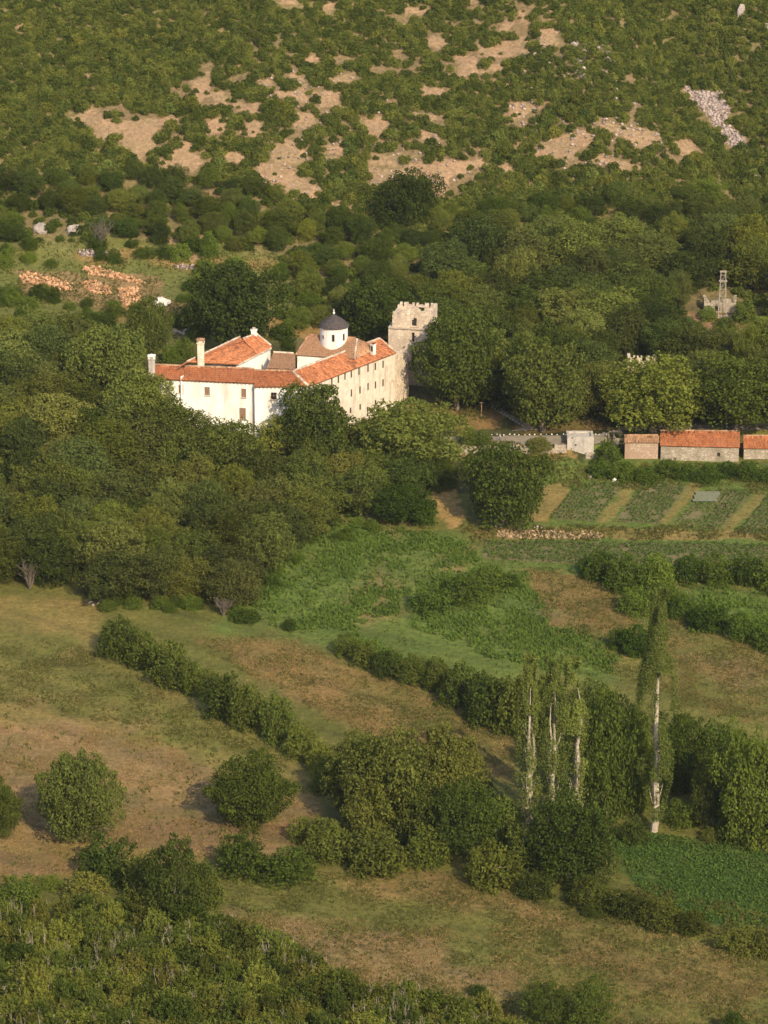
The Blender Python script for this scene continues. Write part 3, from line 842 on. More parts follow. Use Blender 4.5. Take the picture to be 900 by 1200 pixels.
# --- front wing
fw = thing('monastery_wing', 'long low whitewashed wing under a red tiled roof at the left front of the monastery', 'building')
d1 = (xy(E1) - xy(E0)).normalized(); n1 = Vector((d1.y, -d1.x, 0))
F0, F1 = xy(E0) - n1 * .45 + d1 * .3, xy(E1) - n1 * .45
d2 = (xy(A) - xy(E1b)).normalized(); n2 = Vector((d2.y, -d2.x, 0))
G0, G1 = xy(E1b) - n2 * .40, xy(A) - n2 * .40
def hole(P, d, cx, cy, w_, h_):
    u, z = on_plane(cx, cy, P, d); return (u - w_ / 2, u + w_ / 2, z - h_ / 2, z + h_ / 2)
hs1 = [(hole(F0, d1, 242.6, 458.5, 1.25, 2.0), 'shutter'), (hole(F0, d1, 285.6, 460.8, 1.15, 2.1), 'shutter'), (hole(F0, d1, 284.2, 484.8, 1.5, 2.7), 'shutter'),
       (hole(F0, d1, 212, 456, 1.15, 2.0), 'shutter')]
hs2 = [(hole(G0, d2, 320.8, 464.2, 1.3, 1.7), 'glass')]
mb = MB()
panel(mb, F0, F1, -2, 13.0, [h for h, _ in hs1])
panel(mb, F1, G0, -2, 12.9); panel(mb, G0 + d2 * .02, G1, -4, 12.45, [h for h, _ in hs2])
bk = -n1 * 8.2
panel(mb, F0 + bk, F0, -1, 13.0)
gable_tri(mb, F0 + bk + Vector((0, 0, 13.0)), F0 + Vector((0, 0, 13.0)), (F0 + bk * .5) + Vector((0, 0, 15.1)))
panel(mb, G1 + bk, F0 + bk, -1, 12.9)
mb.build('wall', M['white_plaster'], fw)
for h, k in hs1: window(fw, F0, d1, n1, h, k)
for h, k in hs2: window(fw, G0, d2, n2, h, k, label='small dark window with a cross of glazing bars')
mb = MB(); roof_slope(mb, E0, E1, R1, R0, 5); roof_slope(mb, E1b, A, Rc, R1b, 6)
Bk0 = 2 * Vector(R0) - Vector(E0); Bk1 = 2 * Vector(R1) - Vector(E1); Bk0.z = Bk1.z = 13.0
roof_slope(mb, Bk0, Bk1, R1, R0, 7, .5, .8)
Bk2 = Vector(Rc) + Vector((1.0, 4.5, 0)); Bk2.z = 12.7
roof_slope(mb, Bk1, Bk2, Rc, R1b, 8, .5, .8)
rf = mb.build('roof', M['tile'], fw)
caps(R0, R1, seed=3, parent=rf, mat='old_tile'); caps(R1b, Rc, seed=4, parent=rf, mat='old_tile'); caps(A, Rc, seed=5, parent=rf)
mb = MB(); mb.tube([F1 + n1 * .1 + Vector((0, 0, 12.9)), F1 + n1 * .1 + Vector((0, 0, 3))], .09, 6); mb.build('downpipe', M['wood'], fw)
mb = MB()
for u in np.arange(.3, (F1 - F0).length, .9): mb.box(F0 + d1 * u + n1 * .2 + Vector((0, 0, 12.8)), (.14, .42, .14), Matrix((d1, n1, Vector((0, 0, 1)))).transposed())
for u in np.arange(.3, (G1 - G0).length, .9): mb.box(G0 + d2 * u + n2 * .2 + Vector((0, 0, 12.2)), (.14, .40, .14), Matrix((d2, n2, Vector((0, 0, 1)))).transposed())
mb.build('eave_rafters', M['wood'], fw)['kind'] = 'stuff'

def chimney(parent, px, top, bot, wpx, depth_y, mat, capmat, label=None):
    _, _, dep = 0, 0, depth_y / CP
    d = ray(px, bot); t = depth_y / d[1]; base = Vector((d[0] * t, depth_y, CAM_H + d[2] * t))
    d = ray(px, top); t = depth_y / d[1]; zt = CAM_H + d[2] * t
    wm = wpx * depth_y / FPX / CP * .85
    mb = MB(); h = zt - base.z + 1.5
    mb.box((base.x, base.y, zt - h / 2 - .35), (wm * .82, wm * .8, h), None); 
    mb.box((base.x, base.y, zt - .95), (wm * 1.0, wm * .98, .22))
    c = mb.build('chimney', M[mat], parent)
    if label: c['label'] = label
    mb = MB()
    for s in (-1, 1):
        for q in (-1, 1): mb.box((base.x + s * wm * .33, base.y + q * wm * .33, zt - .6), (.18 * wm, .18 * wm, .5))
    mb.box((base.x, base.y, zt - .27), (wm, wm, .16)); mb.lathe((base.x, base.y, zt - .19), [(wm * .55, 0), (wm * .3, .22), (.04, .36)], 4)
    mb.build('chimney_cap', M[capmat], c)
chimney(fw, 235.6, 396.5, 424, 11, 752.3, 'cream_plaster', 'old_tile', 'tall cream chimney with a tiled cap')
chimney(fw, 178, 415.5, 432, 10.5, 751.5, 'concrete', 'white', 'stout grey chimney at the left end of the roof')

# --- long dormitory wing
lw = thing('dormitory_wing', 'long three storey cream wing with rows of slit windows running back to the ruined tower', 'building')
dl = (xy(B) - xy(A)).normalized(); nl = Vector((dl.y, -dl.x, 0))
L0 = xy(A) - nl * .40; uC, zC = on_plane(478.8, 413, L0, dl); L1 = L0 + dl * uC
uB = (xy(B) - xy(A)).length
hl = []
for cx, cy in ((440.1, 429.6), (449.0, 427.0), (431.4, 431.6), (420.8, 435.2), (411.8, 438.4), (404.4, 440.8), (396.6, 444.6), (389, 447)): hl.append(hole(L0, dl, cx, cy, .62, 1.8))
for cx, cy in ((440.1, 451.2), (449, 448.6), (431.4, 453.2), (411.9, 460.6), (422, 457.0)): hl.append(hole(L0, dl, cx, cy, .62, 1.8))
for cx, cy in ((440.2, 472), (449.2, 469.6), (422.2, 477), (431, 480), (411, 481)): hl.append(hole(L0, dl, cx, cy, .66, 1.4))
mb = MB(); panel(mb, L0, L0 + dl * uB, -6, 12.4, hl, .18)
lb = -nl * 9.6
panel(mb, L0 + lb + dl * uB, L0 + lb, -3, 12.4)
mb.build('wall', M['cream_plaster'], lw)
for i, h in enumerate(hl): window(lw, L0, dl, nl, h, 'slit', .16)
mb = MB(); rr = random.Random(4)
ragged_wall(mb, L0 + dl * uB + dl * .01 - nl * .03, L1, -6, lambda u: 12.2 - .12 * u + rr.uniform(-.25, .2), .9, [], .5, .5, 3, .07)
ragged_wall(mb, L1, L1 + lb, -6, lambda u: 11.3 - .1 * u + rr.uniform(-.5, .3), .9, [(3, 4, 2, 5)], .5, .5, 4, .07)
mb.build('ruined_end_wall', M['old_stone'], lw)['label'] = 'roofless broken stone end of the wing'
# blind arch in the end wall
u, z = on_plane(459.4, 449, L0, dl); mb = MB()
rot = Matrix((dl, nl, Vector((0, 0, 1)))).transposed()
for k in range(9):
    an = math.pi * k / 8; mb.box(L0 + dl * (u + .75 * math.cos(an)) + nl * .06 + Vector((0, 0, z + .75 * math.sin(an))), (.34, .16, .34), rot)
for s in (-1, 1): mb.box(L0 + dl * (u + .75 * s) + nl * .05 + Vector((0, 0, z - .95)), (.26, .14, 1.6), rot)
mb.build('blind_arch', M['old_stone'], lw)
mb = MB(); roof_slope(mb, A, B, RB, Rc, 11)
LB0 = 2 * Vector(Rc) - Vector(A); LB1 = 2 * Vector(RB) - Vector(B); LB0.z = LB1.z = ZE
roof_slope(mb, LB1, LB0, Rc, RB, 12, .5, .8)
rf = mb.build('roof', M['new_tile'], lw)
caps(Rc, RB, .75, .32, seed=8, parent=rf); caps(RB, B, .5, .22, seed=9, name='verge_cap', parent=rf); 
mb = MB(); gable_tri(mb, Vector(B) - Vector((0, 0, .1)), LB1 - Vector((0, 0, .1)), Vector(RB) - Vector((0, 0, .1))); mb.build('gable', M['cream_plaster'], lw)
P = Vector(at_z(437.3, 412.5, 14.0)); mb = MB()
rot = Matrix((dl, nl, Vector((0, 0, 1)))).transposed()
mb.box(P + Vector((0, 0, .7)), (1.0, .9, 2.6), rot); mb.box(P + Vector((0, 0, 1.9)), (1.15, 1.05, .2), rot); c = mb.build('chimney', M['white'], lw)
mb = MB(); mb.box(P - dl * .52 + Vector((0, 0, .9)), (.06, .5, 1.3), rot); mb.build('dark_side_panel', M['dark_void'], c)  # plain near-black panel on the left side of the chimney

# --- rear gabled wing
gz_e, gz_r = 14.0, 17.0
g = thing('gabled_house', 'rear gabled house with a broad orange red roof behind the white front wing', 'building')
a0 = at_z(279, 427.0, gz_e); a1 = at_z(302, 415.4, gz_e); a2 = at_z(319.3, 406.8, gz_e)
r0 = at_z(219, 424.0, gz_r); r1 = at_z(281.2, 395.0, gz_r); r1b = at_z(284.5, 397.2, gz_r); r2 = at_z(300.2, 391.6, gz_r)
mb = MB(); roof_slope(mb, a0, a1, r1, r0, 15); roof_slope(mb, a1, a2, r2, r1b, 16)
dg = (xy(a2) - xy(a0)).normalized(); ng = Vector((dg.y, -dg.x, 0))
l0 = Vector(r0) + (Vector(r0) - Vector(a0)) * .15; l2 = Vector(r2) + (Vector(r2) - Vector(a2)) * .15; l0.z = l2.z = gz_r - .7
roof_slope(mb, l2, l0, Vector(r0), Vector(r2) - Vector((0, 0, .2)), 17, .5, .8)
rf = mb.build('roof', M['new_tile'], g)
caps(r0, r1, .7, .22, 21, parent=rf); caps(r1b, r2, .6, .22, 22, parent=rf); caps(Vector(r2) + dg * .1, Vector(a2) + dg * .1, .55, .22, 23, 'verge_cap', rf); caps(a0, a2, .9, .16, 24, 'eave_course', rf, lift=-.15)
w0, w2 = xy(a0) - ng * .4, xy(a2) - ng * .4 - dg * .3
hw = hole(w0, dg, 307.5, 430, .9, 1.2)
mb = MB(); panel(mb, w0, w2, 2, 13.9, [hw]); wb = xy(l2) + ng * .3 - dg * .3
panel(mb, w2, wb, 2, 13.9); gable_tri(mb, w2 + Vector((0, 0, 13.9)), wb + Vector((0, 0, 13.9)), Vector(r2) - dg * .3 - Vector((0, 0, .15)))
panel(mb, wb, xy(l0) + ng * .3, 2, 13.9)
mb.build('wall', M['white_plaster'], g); window(g, w0, dg, ng, hw, 'glass')
P = Vector(r2); mb = MB(); mb.box(P + Vector((-.5, -.3, .3)), (1.3, 1.0, 1.6)); mb.box(P + Vector((-.5, -.3, 1.15)), (1.6, 1.2, .2)); c = mb.build('chimney', M['white'], g)
mb = MB(); mb.box(P + Vector((-.5, -.3, 1.5)), (.7, .6, .45)); mb.build('chimney_pot', M['mortar'], c)

# --- small connecting roof
s3 = thing('courtyard_shed', 'low courtyard building with a faded tile roof between the gabled house and the church', 'building')
c0, c1, c2, c3 = at_z(312, 432, 12.3), at_z(346, 433, 12.3), at_z(346, 414.5, 14.3), at_z(320.5, 413, 14.3)
mb = MB(); roof_slope(mb, c0, c1, c2, c3, 31, .34, .6); rf = mb.build('roof', M['old_tile'], s3); caps(c3, c2, .6, .2, 33, parent=rf)
mb = MB(); v = Vector((0, .4, 0)); panel(mb, xy(c0) + v, xy(c1) + v, 2, 12.1); panel(mb, xy(c1) + v, xy(c2), 2, 12.1); panel(mb, xy(c2), xy(c3), 2, 14.1); panel(mb, xy(c3), xy(c0) + v, 2, 12.1); mb.build('wall', M['white_plaster'], s3)

# --- church
ch = thing('church', 'small church with a white round drum and dark conical cap rising from a tiled roof', 'church')
k0, k1 = at_z(361.6, 392.8, 17.5), at_z(430, 397.4, 17.5)
q0 = at_z(346.5, 416.2, 14.0); off = Vector(q0) - Vector(k0); q1 = Vector(k1) + off
mb = MB(); k1h = Vector(k1) - (Vector(k1) - Vector(k0)).normalized() * 2.4; roof_slope(mb, q0, q1, k1h, k0, 41, .32, .55)
nb0 = Vector((k0.x - off.x, k0.y - off.y, 14.0)); nb1 = Vector((k1.x - off.x, k1.y - off.y, 14.0)); roof_slope(mb, nb1, nb0, k0, k1h, 42, .5, .8); roof_slope(mb, q1, nb1, k1h + Vector((.05, .05, 0)), k1h, 46, .32, .55)
rf = mb.build('roof', M['old_tile'], ch); caps(k0, k1h, .6, .2, 43, parent=rf, mat='old_tile'); caps(q0, k0, .55, .2, 44, 'verge_cap', rf, 'old_tile'); caps(q1, k1h, .55, .24, 45, 'hip_cap', rf)
dc = (xy(k1) - xy(k0)).normalized(); nc_ = Vector((dc.y, -dc.x, 0))
x0, x1, x2, x3 = xy(q0) + dc * .3 - nc_ * .3, xy(q1) - dc * .3 - nc_ * .3, xy(nb1) - dc * .3 + nc_ * .3, xy(nb0) + dc * .3 + nc_ * .3
mb = MB(); panel(mb, x0, x1, 2, 13.9); panel(mb, x1, x2, 2, 13.9); panel(mb, x2, x3, 2, 13.9); panel(mb, x3, x0, 2, 13.9)
gable_tri(mb, x3 + Vector((0, 0, 13.9)), x0 + Vector((0, 0, 13.9)), Vector(k0) + dc * .3 - Vector((0, 0, .15)))
mb.build('wall', M['white_plaster'], ch)
dcen = xy(k0).lerp(xy(k1), .44)
dd_ = ray(391.3, 382.0); t = dcen.y / dd_[1]; zrim = CAM_H + dd_[2] * t; dcen.x = dd_[0] * t
rd = 16.3 * dcen.y / FPX / CP * .985
mb = MB(); mb.lathe((dcen.x, dcen.y, 0), [(rd, 13.8), (rd, zrim - .35), (rd * 1.03, zrim - .3), (rd * 1.05, zrim)], 40); drum = mb.build('drum', M['white_plaster'], ch)
mb = MB(); mb.lathe((dcen.x, dcen.y, zrim + .005), [(rd * 1.09, 0), (rd * 1.11, .12), (rd * .93, .85), (rd * .66, 1.6), (rd * .36, 2.25), (rd * .1, 2.75), (.05, 2.9)], 32); cp = mb.build('cap_roof', M['lead'], ch)
mb = MB(); mb.lathe((dcen.x, dcen.y, zrim + 2.85), [(.12, 0), (.26, .2), (.26, .45), (.05, .7)], 12); mb.box((dcen.x, dcen.y, zrim + 3.75), (.1, .1, .8)); mb.box((dcen.x, dcen.y, zrim + 3.85), (.5, .1, .1)); mb.build('finial', M['white'], cp)
for an, ww in ((-92, .55), (-46, .5), (-138, .45)):
    a_ = math.radians(an); o_ = Vector((math.cos(a_), math.sin(a_), 0)); tt = Vector((-o_.y, o_.x, 0)); rot = Matrix((tt, o_, Vector((0, 0, 1)))).transposed()
    hgt = 1.6 if an > -100 else .7
    mb = MB(); c_ = Vector((dcen.x, dcen.y, zrim - 2.0)) + o_ * (rd + .02)
    for s in (-1, 1): mb.box(c_ + tt * s * (ww / 2 + .04), (.08, .16, hgt + .16), rot); mb.box(c_ + Vector((0, 0, s * (hgt / 2 + .04))), (ww, .16, .08), rot)
    wn = mb.build('window', M['mortar'], ch)
    mb = MB(); mb.box(c_ - o_ * .02, (ww, .10, hgt), rot); mb.build('pane', M['glass'], wn)

# --- ruined tower
tw = thing('ruined_tower', 'roofless cream stone tower with a broken jagged top at the right end of the monastery', 'tower')
TY = 784.0
def at_y(px, py, y):
    d = ray(px, py); t = y / d[1]; return Vector((d[0] * t, y, CAM_H + d[2] * t))
T0 = at_y(459.8, 384, TY + 1.2); T1 = at_y(505.5, 384, TY - .6)
dt = (xy(T1) - xy(T0)).normalized(); nt_ = Vector((dt.y, -dt.x, 0)); TW = (xy(T1) - xy(T0)).length
def zrow(py, y=TY): return at_y(480, py, y).z
prof = [(460, 370.5), (463, 369), (467.5, 369.3), (469.5, 365), (479, 363.3), (481, 360.5), (491, 360.5), (492.3, 366), (499.5, 364.6), (502, 362.8), (506, 364)]
ux = [(p - 460) / (506 - 460) * TW for p, _ in prof]; uz = [zrow(q) for _, q in prof]
rr = random.Random(9)
topf = lambda u: float(np.interp(u, ux, uz)) + rr.uniform(-.15, .15)
zl = zrow(384.3)
uw, zw = on_plane(485.6, 376.8, T0, dt)
ah = [(uw - .65, uw + .65, zw - 1.2, zw + .6), (uw - .4, uw + .4, zw + .5, zw + 1.0)]
mb = MB()
ragged_wall(mb, T0, T1, zl, topf, .8, ah, .4, .4, 5, .06)
Tb0, Tb1 = xy(T0) - nt_ * 8, xy(T1) - nt_ * 8
ragged_wall(mb, T1 + nt_ * -.02, Tb1, zl, lambda u: zrow(363) + rr.uniform(-.7, .3) - .12 * u, .8, [], .5, .5, 6, .07)
ragged_wall(mb, Tb1, Tb0, zl, lambda u: zrow(366) + rr.uniform(-1, .4), .8, [(3, 5, zl + .5, zl + 3)], .5, .5, 7, .07)
ragged_wall(mb, Tb0, T0, zl, lambda u: zrow(369.5) + rr.uniform(-.4, .3), .8, [], .5, .5, 8, .07)
mb.build('ruined_upper_wall', M['old_stone'], tw)
window(tw, T0, dt, nt_, (uw - .7, uw + .7, zw - 1.25, zw + 1.05), 'slit', .3, 'arched opening high in the broken wall, its inner shade a dark pane')  # dark pane added behind the open arch to stand for shade inside
S0 = xy(T0) - dt * .9 + nt_ * .35; S1 = xy(T1) + dt * .3 + nt_ * .35
u1, z1 = on_plane(484, 395.6, S0, dt); u2, z2 = on_plane(484, 418.5, S0, dt)
hsT = [(u1 - .36, u1 + .36, z1 - 1.2, z1 + 1.2), (u2 - .38, u2 + .38, z2 - 1.3, z2 + 1.3)]
mb = MB(); panel(mb, S0, S1, -5, zl - .01, hsT, .6); panel(mb, S1, S1 - nt_ * 8.8, -5, zl - .01); panel(mb, S1 - nt_ * 8.8, S0 - nt_ * 8.8, -5, zl - .01); panel(mb, S0 - nt_ * 8.8, S0, -5, zl - .01)
mb.add([S0 + Vector((0, 0, zl - .01)), S1 + Vector((0, 0, zl - .01)), S1 - nt_ * 8.8 + Vector((0, 0, zl - .01)), S0 - nt_ * 8.8 + Vector((0, 0, zl - .01))], [(0, 1, 2, 3)])
mb.build('wall', M['old_stone'], tw)
for h in hsT: window(tw, S0, dt, nt_, h, 'slit', .6)
mb = MB(); q = random.Random(2); rot = Matrix((dt, nt_, Vector((0, 0, 1)))).transposed()
for k in range(int((S1 - S0).length / .6)): mb.box(S0 + dt * (k * .6 + .3) + nt_ * .05 + Vector((0, 0, zl - .2 + q.uniform(-.05, .05))), (.5, .5, .32), rot)
mb.build('ledge', M['mortar'], tw)

# ------------------------------------------------------------------ sheds, hut and walls by the road
def shed(name, label, pl, pr, er, rr_, ze, zr, base, rmat, wmat, seed, holes=(), er2=None, rr2=None):
    s = thing(name, label, 'shed')
    e0, e1 = at_z(pl, er, ze), at_z(pr, er2 or er, ze); r0_, r1_ = at_z(pl, rr_, zr), at_z(pr, rr2 or rr_, zr)
    mb = MB(); roof_slope(mb, e0, e1, r1_, r0_, seed, .32, .55)
    b0 = 2 * Vector(r0_) - Vector(e0); b1 = 2 * Vector(r1_) - Vector(e1); b0.z = b1.z = ze
    roof_slope(mb, b1, b0, r0_, r1_, seed + 1, .5, .8); rf = mb.build('roof', M[rmat], s)
    caps(r0_, r1_, .6, .2, seed, parent=rf, mat='old_tile')
    d = (xy(e1) - xy(e0)).normalized(); n = Vector((d.y, -d.x, 0)); p0 = xy(e0) - n * .3 + d * .2; p1 = xy(e1) - n * .3 - d * .2; q1_ = xy(b1) + n * .3 - d * .2; q0_ = xy(b0) + n * .3 + d * .2
    hh = [hole(p0, d, *h) for h in holes]
    mb = MB(); panel(mb, p0, p1, base, ze - .05, hh); panel(mb, p1, q1_, base, ze - .05); panel(mb, q1_, q0_, base, ze - .05); panel(mb, q0_, p0, base, ze - .05)
    up = Vector((0, 0, ze - .05)); gable_tri(mb, p1 + up, q1_ + up, Vector(r1_) - d * .2 - Vector((0, 0, .15))); gable_tri(mb, q0_ + up, p0 + up, Vector(r0_) + d * .2 - Vector((0, 0, .15)))
    mb.build('wall', M[wmat], s)
    for h in hh: window(s, p0, d, n, h, 'slit')
    return s
shed('stone_shed', 'low reddish stone shed with a mottled old roof left of the red roofed shed', 731.5, 772.5, 519, 510.5, -3.2, -1.8, -9, 'old_tile', 'red_stone', 51)
shed('red_roofed_shed', 'long stone shed with a bright red tiled roof beside the road', 773.5, 867, 522.5, 505, -3.7, -1.0, -10, 'tile', 'field_stone', 53, [(842, 533, .7, 1.0)], 524.8, 505.6)
shed('red_roofed_shed', 'smaller red tiled shed cut off by the right edge of the photo', 871, 960, 526, 511, -4.6, -2.2, -11, 'tile', 'field_stone', 55)
sheet('shaded_paving', [(826, 504), (866, 504), (864, 493), (830, 493)], M['shaded_road'], .05, .5)  # stretch of road under the trees, its shade put into the grey colour

hut = thing('concrete_hut', 'square grey windowless hut beside the road wall', 'hut')
hy = 749.6
h0, h1 = at_y(664.5, 534, hy), at_y(695.5, 534, hy); ht = at_y(680, 512.5, hy).z
mb = MB(); rr = random.Random(3)
hd = (xy(h1) - xy(h0)).normalized(); hn = Vector((hd.y, -hd.x, 0)); hl_ = (xy(h1) - xy(h0)).length
tp = lambda u: ht + rr.uniform(-.25, .1)
ragged_wall(mb, xy(h0), xy(h1), -9, tp, .6, [(hl_ * .30, hl_ * .30 + .5, ht - 2.2, ht - 1.6)], .45, .45, 12, .05)
ragged_wall(mb, xy(h1), xy(h1) - hn * 5, -9, tp, .6, [], .5, .5, 13, .05); ragged_wall(mb, xy(h0) - hn * 5, xy(h0), -9, tp, .6, [], .5, .5, 14, .05); ragged_wall(mb, xy(h1) - hn * 5, xy(h0) - hn * 5, -9, tp, .6, [], .5, .5, 15, .05)
mb.build('wall', M['concrete'], hut)
mb = MB(); mb.box((xy(h0) + xy(h1)) / 2 - hn * 2.5 + Vector((0, 0, ht - .5)), (hl_ - 1.2, 3.8, .25), Matrix((hd, hn, Vector((0, 0, 1)))).transposed()); mb.build('flat_roof', M['concrete'], hut)

def stone_wall(name, label, pts, z0, zt, seed, mat='field_stone', thick=.7, rag=.2):
    t = thing(name, label, 'wall'); mb = MB(); rr = random.Random(seed)
    for a_, b_ in zip(pts[:-1], pts[1:]): ragged_wall(mb, Vector((*a_, 0)), Vector((*b_, 0)), z0, lambda u: zt + rr.uniform(-rag, rag), thick, [], .55, .4, seed, .08)
    mb.build('masonry', M[mat], t); return t
stone_wall('retaining_wall', 'rough stone retaining wall below the road left of the grey hut', [(17, 748.6), (30, 748.9), (42, 749.0)], -7.5, -3.0, 61, rag=.45)
stone_wall('retaining_wall', 'dark stone wall below the road between the grey hut and the sheds', [(46.5, 749.2), (53.2, 749.2)], -9, -4.6, 62)

# road and verge
sheet('road', np.array([(14, 750.6), (49, 750.6), (56, 760.8), (170, 761), (170, 767.5), (60, 767.2), (50, 758), (36, 757.0), (14, 756)]), M['road'], .04, .8)
def kerb(i, P, s):
    q = random.Random(i); mb = MB()
    mb.lathe((0, 0, -.1), [(.30, 0), (.33, .2), (.26, .4), (.1, .48)], 7)
    return mb.mesh('kerb_stone', M['white'])
km = [kerb(i, None, 1) for i in range(3)]
ks = []
for k in range(28): ks.append((19 + k * 1.25 + R.uniform(-.25, .25), 757.6 + R.uniform(-.3, .3)))
for k in range(14): 
    p = on_ground(566 + (612 - 566) * k / 13, 470.5 + (499 - 470.5) * k / 13); ks.append((p.x, p.y))
for i, (x, y) in enumerate(ks):
    o = put('kerb_stone', km[i % 3], None, (x, y, float(H(x, y)) + .02), R.uniform(0, 6)); s = R.uniform(.4, .62); o.scale = (s, s, s)
    diag = i >= 28
    tag(o, 'whitewashed stone in the slanting row beside the shaded path' if diag else 'whitewashed stone in the row along the far side of the road', 'stone', 'whitewashed stones of the slanting path row' if diag else 'whitewashed stones of the road row')
sheet('path', [(562, 470), (572, 470), (622, 499), (640, 504), (600, 505), (612, 500)], M['road'], .03, .6)

# ------------------------------------------------------------------ pylon, ruins, rocks
pb = on_ground(846, 368)
py_ = thing('lattice_pylon', 'slim wooden lattice pylon with two crossarms standing by a ruined wall on the right', 'pylon', pb)
PS = math.hypot(pb.y, CAM_H - pb.z) / FPX
ph = (368 - 318) * PS / .955
for sx_ in (-1, 1):
    for sy_ in (-1, 1):
        mb = MB(); mb.tube([(sx_ * .95, sy_ * .8, -.3), (sx_ * .58, sy_ * .5, ph)], [.095, .07], 6); mb.build('leg', M['dead'], py_)
for z_, l_ in ((ph - .2, 1.7), (ph - 2.6, 2.1)):
    mb = MB(); mb.box((0, -.45, z_), (l_, .14, .16)); mb.box((0, .45, z_), (l_, .13, .15)); mb.build('crossarm', M['dead'], py_)
for k in range(5):
    za = ph * (.1 + .16 * k); zb = za + ph * .16
    wa = .95 - .37 * za / ph; wb = .95 - .37 * zb / ph
    for sy_ in (-.7, .7):
        ya, yb = sy_ * (1 - .4 * za / ph), sy_ * (1 - .4 * zb / ph)
        mb = MB(); mb.tube([(-wa, ya, za), (wb, yb, zb)], .045, 5); mb.build('brace', M['dead'], py_)
        mb = MB(); mb.tube([(-wb, yb, zb), (wb, yb, zb)], .045, 5); mb.build('rung', M['dead'], py_)

def ruin(name, label, pl, pr, base, top, seed, mat, holes=(), depth=5, rag=.5):
    p0, p1 = on_ground(pl, base), on_ground(pr, base); y = (p0.y + p1.y) / 2; z = min(p0.z, p1.z)
    t = thing(name, label, 'ruin'); rr = random.Random(seed)
    zt = at_y((pl + pr) / 2, top, y).z; a_, b_ = Vector((p0.x, y, 0)), Vector((p1.x, y - .4, 0)); mb = MB()
    tp = lambda u: zt + rr.uniform(-rag, rag * .4)
    ragged_wall(mb, a_, b_, z - 1.5, tp, .7, [(h[0], h[1], zt - h[2], zt - h[3]) for h in holes], .45, .45, seed, .07)
    ragged_wall(mb, b_, b_ + Vector((.5, depth, 0)), z - 1.5, tp, .7, [], .5, .5, seed + 1, .07); ragged_wall(mb, a_ + Vector((0, depth, 0)), a_, z - 1.5, tp, .7, [], .5, .5, seed + 2, .07)
    mb.build('masonry', M[mat], t); return t
ruin('ruined_house', 'roofless pale stone ruin standing around the foot of the lattice pylon', 825, 862, 366, 351, 71, 'field_stone', [(2.8, 3.8, 3.2, 1.6)], 4, .8)
ruin('ruined_wall', 'pale broken wall top showing above the trees at the right', 735, 767, 446, 418, 74, 'old_stone', [(1.4, 2.4, 1.3, .35), (3.6, 4.5, 1.2, .3), (5.4, 6.1, 1.2, .3)], 3, .5)
p0, p1 = on_ground(822, 372), on_ground(872, 373)
t = thing('terrace_wall', 'pale low terrace wall just below the lattice pylon', 'wall'); mb = MB(); rr = random.Random(5)
ragged_wall(mb, p0, p1, min(p0.z, p1.z) - 1, lambda u: max(p0.z, p1.z) + .4 + rr.uniform(-.2, .2), .8, [], .5, .4, 9, .08); mb.build('masonry', M['rock'], t)

def rock_mesh(seed, name='boulder', mat='rock', sub=3, rough=.35):
    import bmesh
    bm = bmesh.new(); bmesh.ops.create_icosphere(bm, subdivisions=sub, radius=1)
    from mathutils import noise as mn
    for v in bm.verts:
        p = v.co * 1.6 + Vector((seed * 3.1, seed, 0)); k = 1 + rough * mn.noise(p) + rough * .5 * mn.noise(p * 2.7)
        v.co = v.co * k; c = v.co
        v.co = Vector((round(c.x * 3) / 3 * .5 + c.x * .5, round(c.y * 3) / 3 * .5 + c.y * .5, round(c.z * 3) / 3 * .4 + c.z * .6))
    me = bpy.data.meshes.new(name); bm.to_mesh(me); bm.free(); me.materials.append(M[mat]); return me
def rock_at(px, py, wp, hp, seed, mat, label, name='boulder', group=None):
    P = on_ground(px, py); s = math.hypot(P.y, CAM_H - P.z) / FPX
    o = put(name, rock_mesh(seed, mat=mat), None, P, R.uniform(0, 6)); o.scale = (wp * s / 2, wp * s / 2 * .8, hp * s / 1.5)
    return tag(o, label, 'rock', group)
rock_at(190, 356, 22, 11, 1, 'pale_rock', 'bright white boulder to the right of the orange rubble rows', 'boulder')
rock_at(48, 270, 19, 14, 2, 'rock', 'grey pink rock outcrop on the far left edge of the terraces', 'rock_outcrop')
rock_at(87, 271, 20, 11, 3, 'rock', 'grey pink rock outcrop beside the bare grey shrub', 'rock_outcrop')
rock_at(59, 384, 8, 6, 4, 'pale_rock', 'small pale boulder among the grove trees on the left', 'boulder')
rock_at(79, 396, 9, 7, 5, 'rock', 'small buff boulder with a dark hollow above the grove on the left', 'boulder')
rock_at(868, 20, 12, 22, 6, 'rock', 'tall pale rock face near the top right corner', 'rock_outcrop')
rock_at(898, 34, 8, 10, 7, 'rock', 'pale rock cut off by the right edge near the top', 'rock_outcrop')
rock_at(720, 564, 7, 5, 8, 'white', 'small white heap lying at the top of the garden beds', 'white_heap')
rock_at(691, 560, 6, 3.5, 9, 'pale_rock', 'flat pale stone at the top edge of the first garden bed', 'boulder')
rock_at(885, 207, 14, 5, 10, 'rock', 'flat pale rock slab at the right edge below the scree', 'rock_slab')
rock_at(553, 310, 8, 6, 11, 'rock', 'small pale rock in the woodland above the ruined tower', 'boulder')
rock_at(650, 352, 9, 7, 12, 'rock', 'small pink rock among woodland trees left of the pylon', 'boulder')

